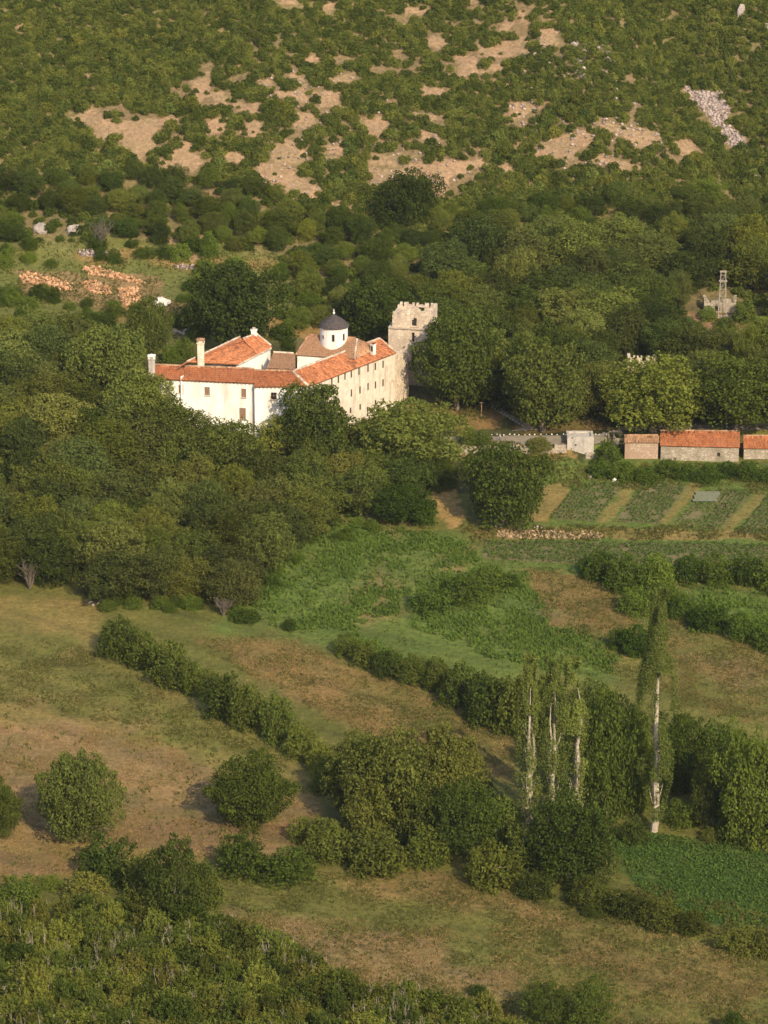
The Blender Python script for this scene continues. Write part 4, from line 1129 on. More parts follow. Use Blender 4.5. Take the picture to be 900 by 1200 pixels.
_pile = [rock_mesh(50 + i, 'stone', 'rubble', 1, .3) for i in range(2)]
def rubble(name, label, pts, n, seed, size, mat, cat='rubble', heap=.5):
    """bank of loose stones, one mesh"""
    rng = random.Random(seed); poly = gpoly(pts); x0, y0 = poly.min(0); x1, y1 = poly.max(0); V = []; F = []; T = []
    ico = np.array([v.co for v in _pile[0].vertices]); fc = [tuple(p.vertices) for p in _pile[0].polygons]
    k = 0; tries = 0
    while k < n and tries < n * 60:
        tries += 1
        x, y = rng.uniform(x0, x1), rng.uniform(y0, y1)
        if not inside(poly, np.array([x + rng.uniform(-.5, .5)]), np.array([y]))[0]: continue
        s = size * rng.uniform(.5, 1.5); a = rng.uniform(0, 6.28)
        c, q = math.cos(a), math.sin(a)
        S = ico * np.array([s, s * rng.uniform(.6, 1), s * rng.uniform(.5, .9)]); S = S @ np.array([[c, q, 0], [-q, c, 0], [0, 0, 1]])
        o = len(V) * len(ico)
        V.append(S + np.array([x, y, float(H(x, y)) + rng.random() ** 2 * heap])); F += [tuple(i + o for i in f) for f in fc]; tt = rng.random(); T += [tt] * len(fc); k += 1
    me = mesh_np(name, np.vstack(V), np.array(F), tone=T, mat=M[mat])
    o = put(name, me); tag(o, label, cat); o['kind'] = 'stuff'; return o
rubble('rubble_bank', 'long orange rubble bank farthest left on the terraces', [(22, 323), (35, 320), (84, 332), (85, 340), (62, 340), (28, 331)], 330, 1, .42, 'rubble')
rubble('rubble_bank', 'uppermost orange rubble bank beside the white boulder terraces', [(96, 314), (110, 312), (136, 320), (170, 330), (166, 334), (140, 328), (104, 322)], 260, 2, .40, 'rubble')
rubble('rubble_bank', 'middle orange rubble bank below the uppermost bank', [(97, 332), (112, 327), (130, 338), (128, 346), (108, 344)], 210, 3, .42, 'rubble')
rubble('rubble_bank', 'lowest orange rubble bank next to the white boulder', [(138, 338), (160, 337), (166, 348), (158, 361), (142, 356)], 230, 4, .42, 'rubble')
rubble('stone_ledge', 'pale stone ledge on the highest terrace at the left', [(93, 294), (127, 296), (128, 301), (94, 300)], 120, 5, .40, 'scree')
rubble('stone_ledge', 'thin pale ledge on the terrace above the monastery roofs', [(205, 310), (238, 314), (236, 318), (206, 314)], 70, 6, .36, 'scree')
rubble('rubble_bank', 'pale stone heap behind the left end of the monastery', [(196, 384), (232, 388), (232, 393), (200, 392)], 90, 7, .38, 'scree')
rubble('scree', 'grey pink scree slope on the right of the hillside', SCREE_PX, 900, 8, .42, 'scree', 'scree', .3)
rubble('rock_ridge', 'line of broken pale rocks along the spur at the top', [(690, 40), (700, 38), (714, 62), (725, 72), (718, 78), (700, 62)], 70, 9, .9, 'scree', 'rocks', .6)
rubble('rock_ridge', 'pale broken rocks above the scree', [(668, 48), (690, 52), (688, 62), (672, 60)], 40, 10, .8, 'scree', 'rocks', .6)
rubble('rock_ridge', 'scattered pale rocks left of the spur line', [(672, 70), (684, 68), (690, 96), (680, 92)], 26, 11, .8, 'scree', 'rocks', .5)
rubble('hillside_stones', None, [(300, 80), (420, 80), (560, 170), (560, 230), (300, 230)], 420, 12, .36, 'scree')
rubble('hillside_stones', None, [(580, 100), (640, 30), (780, 150), (780, 200), (640, 200)], 420, 13, .42, 'scree')
rubble('field_stones', None, [(575, 616), (632, 614), (640, 621), (575, 622)], 22, 14, .28, 'rock')
rubble('field_stones', None, [(88, 705), (130, 703), (135, 709), (92, 711)], 16, 15, .3, 'rock')
for o in bpy.data.objects:
    if o.name.startswith(('hillside_stones', 'field_stones')): o.pop('category', None)

# fallen branch on the field edge, wooden post
P = on_ground(90, 1041); fb = thing('fallen_branch', 'pale bare branch lying on the ground left of the bushes at the lower left', 'branch', P, .1)
mb = MB(); mb.tube([(-1.6, 0, .2), (-.4, .1, .28), (.8, -.05, .25), (1.9, .1, .35)], [.14, .13, .10, .05], 6); mb.build('limb', M['mortar'], fb)
mb = MB(); mb.tube([(.2, 0, .26), (1.0, .5, .6)], [.07, .03], 5); mb.tube([(-.8, .05, .25), (-1.3, -.4, .5)], [.07, .03], 5); mb.build('twig', M['mortar'], fb)
P = on_ground(564, 490); pp = thing('wooden_post', 'thin wooden post in dry grass beside the shaded path', 'post', P)
mb = MB(); mb.tube([(0, 0, -.3), (.05, 0, 4.0)], [.12, .09], 7); mb.build('shaft', M['wood'], pp); mb = MB(); mb.box((.05, 0, 3.8), (.9, .12, .12)); mb.build('crosspiece', M['wood'], pp)

# ------------------------------------------------------------------ the walker on the road
def person(P, face):
    t = thing('person', 'person in a light blue top and dark trousers walking on the road below the trees', 'person', P, face)
    def skin(name, verts, edges, rad, mat, parent, root=0, sub=2):
        me = bpy.data.meshes.new(name); me.from_pydata(verts, edges, []); me.materials.append(M[mat])
        o = put(name, me, parent); md = o.modifiers.new('skin', 'SKIN'); me.skin_vertices or None
        for i, r_ in enumerate(rad): me.skin_vertices[0].data[i].radius = (r_, r_) if not isinstance(r_, tuple) else r_
        me.skin_vertices[0].data[root].use_root = True; s = o.modifiers.new('sub', 'SUBSURF'); s.levels = s.render_levels = sub; return o
    V = [(0, 0, .95), (0, 0, 1.15), (0, 0, 1.36), (0, 0, 1.48), (0, .01, 1.60), (0, .02, 1.70)]; E_ = [(0, 1), (1, 2), (2, 3), (3, 4), (4, 5)]; r = [(.15, .11), (.14, .10), (.16, .10), .055, (.075, .09), (.06, .075)]
    def chain(st, pts, rs):
        k = st
        for p, q in zip(pts, rs): V.append(p); r.append(q); E_.append((k, len(V) - 1)); k = len(V) - 1
        return k
    for s, fw_ in ((-1, .22), (1, -.22)):
        chain(0, [(s * .10, 0, .88), (s * .10, fw_ * .55, .50), (s * .10, fw_, .09), (s * .10, fw_ + .13, .05)], [.085, .06, .04, .035])
        hnd = chain(2, [(s * .19, 0, 1.38), (s * .25, -fw_ * .4, 1.12), (s * .24, -fw_ * .9 + .05, .90), (s * .24, -fw_ * .9 + .08, .84)], [.055, .045, .032, .036])
        hx, hy_, hz = V[hnd]
        for f_ in range(4): chain(hnd, [(hx + (f_ - 1.5) * .006, hy_ + (f_ - 1.5) * .02, hz - .06), (hx - s * .012, hy_ + (f_ - 1.5) * .02 + .012, hz - .10 - (.012 if f_ in (1, 2) else 0))], [.009, .008])
        chain(hnd, [(hx - s * .02, hy_ + .045, hz - .02), (hx - s * .022, hy_ + .055, hz - .055)], [.01, .008])
    body = skin('body', V, E_, r, 'skin', t)
    mb = MB()
    mb.lathe((0, .02, 1.60), [(.092, .02), (.098, .08), (.085, .14), (.04, .18)], 14); mb.build('hair', M['hair'], t)
    mb = MB(); mb.box((0, .125, 1.625), (.025, .035, .045)); mb.box((0, .108, 1.575), (.05, .015, .012)); mb.build('face', M['skin'], t)
    V2 = [(0, 0, .93), (0, 0, 1.15), (0, 0, 1.38), (0, 0, 1.46)]; E2 = [(0, 1), (1, 2), (2, 3)]; r2_ = [(.175, .135), (.16, .12), (.18, .12), .075]
    for s, fw_ in ((-1, .22), (1, -.22)):
        k = len(V2); V2 += [(s * .19, 0, 1.39), (s * .235, -fw_ * .25, 1.2)]; r2_ += [.075, .062]; E2 += [(2, k), (k, k + 1)]
    skin('shirt', V2, E2, r2_, 'blue_cloth', t)
    V3 = [(0, 0, .97), (0, 0, .88)]; E3 = [(0, 1)]; r3 = [(.16, .12), (.15, .12)]
    for s, fw_ in ((-1, .22), (1, -.22)):
        k = len(V3); V3 += [(s * .10, 0, .82), (s * .10, fw_ * .55, .50), (s * .10, fw_ * .98, .12)]; r3 += [.105, .075, .06]; E3 += [(1, k), (k, k + 1), (k + 1, k + 2)]
    skin('trousers', V3, E3, r3, 'navy_cloth', t)
    return t
P = on_ground(585, 508); person(Vector((P.x, 753.2, float(H(P.x, 753.2)) + .045)), -1.0)

# ------------------------------------------------------------------ gardens and crops
def crop(name, label, poly, row_dir, row_gap, gap, size, n_leaf, mat, hgt, seed, cat=None):
    rng = np.random.default_rng(seed); d = np.array([math.cos(row_dir), math.sin(row_dir)]); e = np.array([-d[1], d[0]])
    c = poly.mean(0); Rr = np.abs(poly - c).max() * 1.6
    P = []
    for a in np.arange(-Rr, Rr, row_gap):
        b = np.arange(-Rr, Rr, gap); q = c + e * a + d * b[:, None] + rng.normal(0, gap * .18, (len(b), 2)); P.append(q)
    P = np.vstack(P); P = P[inside(poly, P[:, 0], P[:, 1])]; P = P[rng.random(len(P)) < .93]
    P = P[fbm(P[:, 0] / 3, P[:, 1] / 3, seed) > -.2]
    Q = np.repeat(P, n_leaf, 0); n = len(Q); sc = np.repeat(rng.uniform(.6, 1.25, len(P)), n_leaf)
    off = rng.normal(0, size * .42, (n, 2)); z = H(Q[:, 0], Q[:, 1]) + rng.uniform(.1, 1, n) * hgt * sc
    pos = np.column_stack([Q + off, z]); nr = np.column_stack([off / size, np.full(n, .9)])
    t = np.clip(np.repeat(rng.uniform(.15, .85, len(P)), n_leaf) + rng.normal(0, .15, n), 0, 1)
    V, F, T = leaves(pos, nr, size, t, rng, .6, .5)
    o = put(name, mesh_np(name, V, F, tone=T, mat=M[mat])); tag(o, label, cat, kind='stuff'); return o
def bed(pts, label, seed, rowdeg=62, mat='crop', **kw):
    o, poly = sheet('garden_soil', pts, M['soil'], .05, .5)
    a = poly[3] - poly[0]; rd = math.atan2(a[1], a[0])
    return crop('vegetable_bed', label, poly, rd, kw.get('rg', .85), kw.get('gap', .5), kw.get('size', .42), kw.get('nl', 6), mat, kw.get('h', .65), seed, 'vegetables')
bed([(676, 567), (731, 567), (696, 611), (644, 608)], 'leftmost of the three slanting vegetable beds below the sheds', 1)
bed([(755, 566), (807, 569), (772, 614), (721, 611)], 'middle slanting vegetable bed below the sheds', 2)
bed([(826, 576), (852, 574), (822, 616), (786, 616)], 'sparse left half of the mixed bed with a pale net patch', 3, mat='lush', h=.5)
bed([(853, 574), (884, 576), (844, 620), (823, 618)], 'right half of the mixed vegetable bed beside the dirt path', 4, mat='crop')
bed([(900, 580), (970, 584), (940, 628), (864, 624)], 'vegetable bed at the right edge beyond the last dirt path', 5)
bed([(568, 634), (700, 636), (830, 637), (960, 640), (960, 660), (690, 662), (566, 654)], 'wide dark green crop strip below the slanting beds', 6, rg=.8, h=.9)
o, poly = sheet('net_patch', [(816, 578), (845, 578), (840, 590), (812, 590)], M['net'], .5, .5, 'stuff'); o['label'] = 'pale grey garden net over the mixed bed'; o.pop('kind'); o['category'] = 'net'
o, spoly = sheet('straw_strip', [(583, 624), (640, 622), (705, 625), (704, 631), (640, 632), (583, 630)], M['straw'], .06, .5)
crop('cut_straw', 'strip of pale cut straw above the wide crop strip', spoly, 0, .5, .5, .55, 5, 'grass', .5, 9, 'straw')
o.data.materials[0] = M['straw']
bpy.data.objects['cut_straw'].data.materials[0] = M['straw']
cpoly = gpoly([(714, 985), (760, 977), (830, 986), (970, 1012), (970, 1083), (850, 1086), (800, 1072), (748, 1040)])
crop('crop_field', 'vivid dark green crop field at the lower right', cpoly, .35, .55, .42, .42, 4, 'crop', .55, 10, 'crop field')

# ------------------------------------------------------------------ grasses
def grass(name, polys, n, size, mat, hgt, seed, thin=None):
    rng = np.random.default_rng(seed); P = []
    areas = [0.5 * abs(np.dot(p[:, 0], np.roll(p[:, 1], 1)) - np.dot(p[:, 1], np.roll(p[:, 0], 1))) for p in polys]
    for p, ar in zip(polys, areas):
        k = int(n * ar / sum(areas)); x = rng.uniform(p[:, 0].min(), p[:, 0].max(), k * 3); y = rng.uniform(p[:, 1].min(), p[:, 1].max(), k * 3)
        m = inside(p, x + 9 * fbm(x / 7, y / 7, seed), y + 12 * fbm(x / 7, y / 7, seed + 3)); P.append(np.column_stack([x[m], y[m]])[:k])
    P = np.vstack(P); dn = fbm(P[:, 0] / 4, P[:, 1] / 5, seed + 9); P = P[rng.random(len(P)) < np.clip(.45 + 3.0 * dn, .05, 1)]
    L_ = 3; Q = np.repeat(P, L_, 0); k = len(Q)
    z = H(Q[:, 0], Q[:, 1]) + rng.uniform(.15, .8, k) * hgt
    pos = np.column_stack([Q + rng.normal(0, .16, (k, 2)), z]); nr = np.column_stack([rng.normal(0, .8, (k, 2)), np.full(k, .35)])
    big = fbm(Q[:, 0] / 6, Q[:, 1] / 6, seed + 5)
    t = np.clip(.5 + big * .9 + rng.normal(0, .18, k), 0, 1)
    V, F, T = leaves(pos, nr, size, t, rng, .38, .3, np.array([0, 0, 1.0]))
    o = put(name, mesh_np(name, V, F, tone=T, mat=M[mat])); tag(o, None, None, kind='stuff'); return o
lush = [gpoly(p) for p in ([(320, 640), (430, 612), (440, 680), (420, 740), (335, 738), (290, 705)], [(480, 700), (612, 672), (640, 730), (735, 760), (720, 792), (600, 775), (490, 735)], [(775, 690), (960, 690), (960, 742), (820, 742)], [(430, 612), (560, 640), (600, 690), (480, 695), (420, 740), (520, 792), (410, 762)])]
grass('reed_grass', lush, 34000, .75, 'lush', .85, 21)
mead = [gpoly(p) for p in ([(230, 745), (330, 752), (400, 777), (520, 816), (600, 852), (606, 920), (540, 895), (430, 865), (300, 790)], [(600, 665), (690, 665), (745, 712), (960, 740), (960, 850), (810, 838), (700, 780), (640, 735)], [(240, 1020), (520, 1015), (700, 1070), (830, 1092), (960, 1110), (960, 1260), (400, 1260), (260, 1090)], [(-60, 735), (130, 768), (330, 880), (340, 905), (60, 825), (-60, 830)])]
grass('meadow_grass', mead, 90000, .34, 'grass', .34, 22)
grass('stubble', [gpoly(p) for p in ([(-60, 845), (150, 852), (240, 900), (375, 945), (350, 985), (240, 1008), (-60, 1045)], [(230, 745), (330, 752), (520, 816), (600, 852), (606, 915), (430, 865), (300, 790)], [(260, 1065), (480, 1090), (700, 1075), (900, 1120), (900, 1200), (450, 1200), (300, 1120)], [(600, 668), (680, 668), (740, 712), (960, 740), (960, 850), (810, 838), (640, 735)])], 80000, .30, 'stubble', .22, 25)
grass('weeds', [gpoly(p) for p in ([(-60, 720), (135, 765), (330, 882), (375, 930), (240, 1000), (-60, 1040)], [(230, 745), (520, 816), (606, 915), (300, 790)], [(240, 1025), (520, 1020), (960, 1112), (960, 1230), (400, 1230)], [(600, 668), (960, 740), (960, 850), (700, 780)], [(330, 640), (430, 608), (700, 655), (750, 790), (520, 792), (330, 742)])], 7000, .6, 'leaf', .6, 26)
grass('verge_grass', [gpoly(p) for p in ([(540, 620), (960, 616), (960, 634), (540, 634)], [(520, 520), (660, 522), (690, 545), (640, 565), (560, 560)], [(690, 534), (960, 548), (960, 580), (640, 568)], [(480, 472), (580, 478), (585, 500), (490, 500)], [(700, 975), (960, 1000), (960, 1012), (712, 985)], [(740, 1035), (960, 1085), (960, 1112), (700, 1075)])], 12000, .6, 'grass', .6, 23)
grass('terrace_grass', [gpoly(p) for p in ([(-60, 285), (200, 280), (335, 300), (380, 335), (345, 400), (170, 410), (100, 405), (-60, 400)],)], 15000, .6, 'grass', .5, 24)

# ------------------------------------------------------------------ single trees and bushes
DARK = (.82, .9, .76); OLV = (1.02, .98, .88); LITE = (1.12, 1.16, .92); GRN = (.82, 1.0, .72); DGR = (.74, .88, .68)
T_ = 'broadleaf_tree'; S_ = 'bush'
def tree(px, by, wp, hp, label, key='tree', col=(1, 1, 1), group=None, var=None, name=T_, cat='tree'):
    return plant_px(px, by, wp, hp, key, name, label, cat, group, vary(col, .06), var)
def bush(px, by, wp, hp, label, col=(1, 1, 1), group=None, key='shrub', name=S_, var=None):
    return plant_px(px, by, wp * .92, hp * .84, key, name, label, 'bush', group, vary(col, .07), var, ('stem', 'foliage'))

# field trees
tree(92, 985, 98, 104, 'round tree standing in the mown field at the left', 'round', (.86, .92, .84), var=0)
tree(294, 966, 98, 80, 'low round tree alone in the mown field near its right end', 'round', (.92, 1.02, .72), var=1)
tree(2, 978, 52, 66, 'tree cut off by the left edge of the photo in the mown field', 'round', DARK, var=2)
bush(124, 1030, 72, 62, 'dark bush joined to the foot of the left round tree', DGR)
tree(205, 1072, 78, 92, 'loose upright tree at the corner of the bottom field', 'loose', (.85, .95, .8))
bush(170, 1050, 60, 56, 'bush between the upright tree and the dark bush', DARK)
bush(240, 1062, 52, 60, 'bush on the right of the upright tree', (.9, 1, .8))
bush(284, 1024, 66, 58, 'bush under the low round tree', GRN)
bush(335, 1030, 78, 42, 'low wide bush trailing right from the bush under the low round tree', GRN)
bush(100, 1052, 60, 36, 'small olive bush below the dark bush of the left tree', OLV)
bush(22, 1058, 66, 36, 'flat green bush on the left edge below the ploughed strip', GRN)
bush(60, 1040, 34, 18, 'little green bush right of the flat edge bush', GRN)
# big central clump
tree(455, 978, 112, 122, 'largest olive tree in the middle of the central thicket', 'tall', (.98, .98, .84), var=2)
tree(488, 990, 66, 84, 'smaller tree leaning out in front of the largest olive tree', 'loose', (.9, .95, .8))
tree(432, 985, 60, 70, 'loose grey green tree at the front of the central thicket', 'loose', (.95, .95, .9))
tree(520, 965, 96, 108, 'olive tree on the right shoulder of the central thicket', 'tree', (.98, .95, .86))
tree(420, 955, 78, 92, 'tree on the left shoulder of the central thicket', 'tree', (.95, .95, .84))
tree(548, 1005, 78, 88, 'green tree at the right front of the central thicket', 'tree', (.82, .95, .74))
for px, by, wp, hp, c, l in ((385, 1005, 70, 52, DARK, 'bush at the left front of the central thicket'), (440, 1018, 84, 56, (.84, .9, .76), 'wide bush in front of the largest olive tree'), (500, 1012, 60, 54, (.8, .92, .7), 'bush in front of the central thicket between the wide bush and the green tree'),
    (585, 985, 62, 62, DGR, 'dark bush between the central thicket and the first poplar'), (575, 1035, 74, 56, (.8, .86, .68), 'bush below the green tree at the edge of the bottom field'), (612, 1020, 70, 66, DARK, 'dark bush at the foot of the leftmost poplar'),
    (385, 925, 50, 48, DGR, 'dark shaded bush where the hedge meets the central thicket'), (357, 985, 40, 34, DARK, 'small bush at the left tip of the central thicket'), (560, 940, 46, 42, DGR, 'shaded bush on the dry strip behind the central thicket')):
    bush(px, by, wp, hp, l, c)
# around the poplars
tree(668, 1030, 104, 100, 'broad dark tree in front of the three poplars', 'tree', (.72, .86, .66))
tree(712, 955, 78, 150, 'tall dark tree between the short poplars and the tall poplar', 'low', (.66, .82, .60))
tree(740, 945, 60, 120, 'dark tree just left of the tall poplar', 'low', (.66, .82, .60))
tree(690, 880, 62, 82, 'blue grey tree behind the short poplars', 'tree', (.66, .76, .74))
tree(800, 925, 66, 92, 'dark tree right of the tall poplar', 'low', (.66, .82, .60))
tree(880, 985, 92, 130, 'broad dark tree at the right edge beside the crop field', 'low', (.66, .84, .6))
tree(928, 975, 90, 110, 'dark tree cut off by the right edge beside the crop field', 'low', (.66, .82, .60))
tree(845, 925, 70, 78, 'dark tree behind the slender young tree', 'low', (.66, .82, .60))
tree(829, 968, 48, 86, 'slender young pale tree with a visible stem beside the crop field', 'loose', (.95, .98, .85))
bush(862, 985, 46, 34, 'light green bush under the broad dark right edge tree', GRN)
bush(800, 965, 50, 34, 'bush right of the tall poplar foot', GRN); bush(742, 985, 44, 30, 'small bush left of the tall poplar foot', DARK)
b = bush(832, 986, 26, 20, 'reddish brown dead bush at the foot of the slender young tree'); b.children[1].color = (1.35, .75, .9, 1)
plant_px(618, 985, 36, 222, 'poplar', 'poplar_tree', 'leftmost short poplar with pale trunk', 'poplar', 'poplars in the hedge line', (1.15, 1.15, 1), 0)
plant_px(645, 985, 40, 222, 'poplar', 'poplar_tree', 'middle short poplar with pale forked trunk', 'poplar', 'poplars in the hedge line', (1.1, 1.12, .95), 1)
plant_px(668, 975, 42, 208, 'poplar', 'poplar_tree', 'leafier short poplar on the right of the trio', 'poplar', 'poplars in the hedge line', (1.1, 1.12, .95), 2)
plant_px(766, 975, 46, 288, 'poplar', 'poplar_tree', 'tallest lone poplar with a long pale trunk', 'poplar', 'poplars in the hedge line', (1.1, 1.12, .95), 3)
# hedge between the fields
for i, (px, by, wp, hp, l) in enumerate(((140, 768, 56, 52, 'leftmost hedge bush between the two mown fields, against the grove'), (168, 780, 54, 48, 'second hedge bush from the grove'), (200, 800, 64, 58, 'third hedge bush from the grove, the widest of the upper end'),
    (228, 810, 44, 38, 'low hedge bush filling the gap before the round pair'), (262, 838, 60, 58, 'fourth large hedge bush, left of the round pair'), (290, 850, 56, 58, 'hedge bush touching the paler round bush on its left'), (326, 866, 52, 62, 'paler round hedge bush standing highest in the lower hedge'),
    (352, 886, 50, 46, 'hedge bush right of the paler round bush'), (375, 900, 44, 36, 'low hedge bush next to the central thicket'))):
    bush(px, by, wp, hp, l, ((.9, 1, .78), (.8, .9, .7), (.9, .98, .8))[i % 3], 'hedge bushes between the mown fields')
# hedge below the reed meadow
for i, (px, by, wp, hp, l) in enumerate(((405, 766, 34, 28, 'small dark bush at the left tip of the curved hedge'), (428, 778, 44, 32, 'low bush second from the left in the curved hedge'), (455, 790, 46, 34, 'third low bush of the curved hedge'), (484, 798, 46, 36, 'fourth low bush of the curved hedge'),
    (512, 806, 46, 42, 'fifth bush of the curved hedge where it turns down'), (540, 826, 54, 58, 'sixth taller bush of the curved hedge'), (572, 846, 62, 70, 'tall bush of the curved hedge left of the poplars'), (602, 856, 60, 78, 'tallest bush of the curved hedge, behind the leftmost poplar'), (640, 850, 70, 70, 'bush of the curved hedge behind the short poplars'))):
    bush(px, by, wp, hp, l, ((.82, .92, .7), (.92, 1, .8))[i % 2], 'bushes of the curved hedge below the reed meadow')
for i, (px, by, wp, hp, l) in enumerate(((505, 715, 56, 34, 'left bush of the low dark mound in the reed meadow'), (540, 705, 62, 40, 'middle bush of the low dark mound in the reed meadow'), (572, 690, 56, 32, 'right bush of the low dark mound in the reed meadow'), (597, 688, 30, 20, 'little bush at the right tip of the dark mound'))):
    bush(px, by, wp, hp, l, (.6, .8, .55), 'low dark mound of bushes')
tree(592, 615, 104, 92, 'round tree standing alone below the road at the left of the garden beds', 'tree', (.74, .86, .66))
tree(470, 612, 74, 42, 'low dark green bush tree at the foot of the grove', 'tree', (.55, .78, .5))
bush(497, 613, 36, 34, 'dark bush right of the low bush tree under the grove', (.55, .78, .5))
for i, (px, by, wp, hp) in enumerate(((700, 676, 54, 36), (732, 690, 56, 46), (768, 688, 60, 46), (806, 678, 50, 32), (840, 682, 56, 38), (874, 682, 50, 36), (910, 690, 60, 46), (745, 718, 48, 36), (778, 710, 44, 32))):
    bush(px, by, wp, hp, 'dark green bush in the thicket strip below the garden beds', (.74, .95, .62), 'bushes of the thicket strip below the gardens')
for i, (px, by, wp, hp, l) in enumerate(((745, 766, 48, 40, 'bush behind the top of the tall poplar'), (725, 760, 26, 30, 'small dark bush left of the tall poplar top'), (830, 735, 60, 32, 'green bush on the right meadow below the thicket strip'), (870, 745, 56, 34, 'second green bush on the right meadow'), (905, 760, 50, 36, 'green bush at the right edge of the meadow'), (800, 722, 40, 30, 'small green bush at the top of the right meadow'))):
    bush(px, by, wp, hp, l, (.62, .86, .52))
for i, px in enumerate((706, 730, 756, 782, 806, 830, 852, 878, 905)):
    bush(px, 558 + (i % 3) * 3, 38, 20 + (i % 2) * 4, 'dark bramble growing along the foot of the sheds', (.58, .80, .5), 'brambles along the sheds')
bush(712, 546, 38, 34, 'dark green bush between the grey hut and the reddish shed', (.6, .8, .5)); bush(632, 526, 34, 16, 'low bush leaning on the road wall near the grey hut', OLV); bush(566, 522, 26, 20, 'small bush half covering the left of the road wall', GRN); bush(550, 520, 30, 22, 'bush at the left end of the road wall', GRN); bush(520, 505, 40, 26, 'bush under the tower end in the dry grass', DARK)
# hedges along the field at the bottom right
for i, (px, by, wp, hp, l) in enumerate(((628, 1050, 50, 34, 'low bush left of the crop field hedge'), (690, 1062, 54, 40, 'bush at the lower left corner of the crop field'), (735, 1072, 60, 34, 'low hedge bush below the crop field'), (775, 1086, 60, 40, 'brown green hedge bush below the crop field'), (810, 1092, 44, 30, 'small hedge bush at the crop field corner'), (868, 1112, 62, 32, 'low brown bush at the right end below the crop field'), (905, 1118, 50, 36, 'bush on the right edge below the crop field'))):
    bush(px, by, wp, hp, l, (.78, .8, .66), 'low hedge under the crop field')
for i, (px, by, wp, hp, l) in enumerate(((640, 1200, 74, 60, 'dark leafy bush at the bottom edge, left of the pair'), (690, 1205, 74, 70, 'dark leafy bush at the bottom edge, right of the pair'), (860, 1215, 40, 34, 'small dark bush at the bottom right edge'), (560, 1165, 26, 14, 'tiny green bush in the tan patch of the bottom field'))):
    bush(px, by, wp, hp, l, (.66, .8, .62), key='loose' if i < 2 else 'shrub')
# around the monastery
tree(369, 546, 98, 93, 'round tree hiding the corner where the white and cream wings meet', 'tree', (.84, .92, .78), var=1)
tree(478, 552, 128, 78, 'wide tree below the ruined end of the cream wing', 'tree', (.80, .88, .74))
bush(462, 508, 40, 30, 'dry bush against the foot of the cream wing', LITE); bush(428, 510, 30, 22, 'small bush at the foot of the cream wing', DARK)
tree(333, 530, 70, 40, 'light green low tree under the small dark window', 'tree', LITE)
tree(262, 560, 96, 64, 'tree below the white wing left of its corner', 'tree', (.88, .94, .8))
tree(208, 532, 84, 60, 'pale tree in front of the left end of the white wing', 'tree', (1.02, 1.04, .86))
tree(162, 505, 88, 72, 'tree just left of the white wing', 'tree', (.9, .96, .8))
tree(128, 470, 94, 84, 'large tree above the left end of the monastery', 'tree', (.84, .92, .8))
tree(275, 402, 116, 88, 'large dark tree right behind the gabled house', 'tree', (.66, .76, .66))
tree(176, 412, 56, 62, 'round dark tree below the white boulder', 'tree', (.72, .8, .7))
tree(440, 398, 80, 72, 'dark tree between the drum and the ruined tower', 'tree', (.62, .74, .6))
tree(535, 480, 100, 114, 'big dark tree standing against the right side of the ruined tower', 'tall', (.72, .84, .68), var=0)
tree(636, 505, 106, 108, 'big spreading tree over the walker on the road', 'tall', (.82, .90, .78), var=1)
tree(765, 506, 124, 83, 'broad light green tree with several trunks behind the reddish shed', 'tall', (1.15, 1.22, .84), var=2)
tree(862, 508, 112, 84, 'light green tree behind the red roofed shed', 'tall', (1.15, 1.22, .84), var=0)
tree(930, 508, 90, 88, 'light green tree cut off at the right edge behind the sheds', 'tall', (1.15, 1.2, .84), var=1)
tree(480, 268, 72, 64, 'solitary dark round tree at the edge of the bare hillside', 'tree', (.66, .76, .68))
for px, by, wp, hp, l in ((215, 418, 30, 26, 'green shrub between the two left chimneys'), (200, 425, 26, 24, 'green shrub beside the stout grey chimney'), (330, 398, 36, 22, 'low green shrub in front of the dark tree behind the gabled house'), (338, 410, 22, 14, 'small shrub left of the church gable'), (245, 300, 30, 34, 'bush beside the reddish bare patch above the terraces')):
    bush(px, by, wp, hp, l, (.7, .9, .55))

bush(830, 374, 26, 18, 'low bush in front of the left end of the pylon ruin', (.8, .95, .7)); bush(872, 376, 34, 30, 'bush covering the right end of the pylon ruin', (.7, .85, .62)); bush(850, 384, 30, 14, 'low bush below the pale terrace wall', (.8, .95, .65))

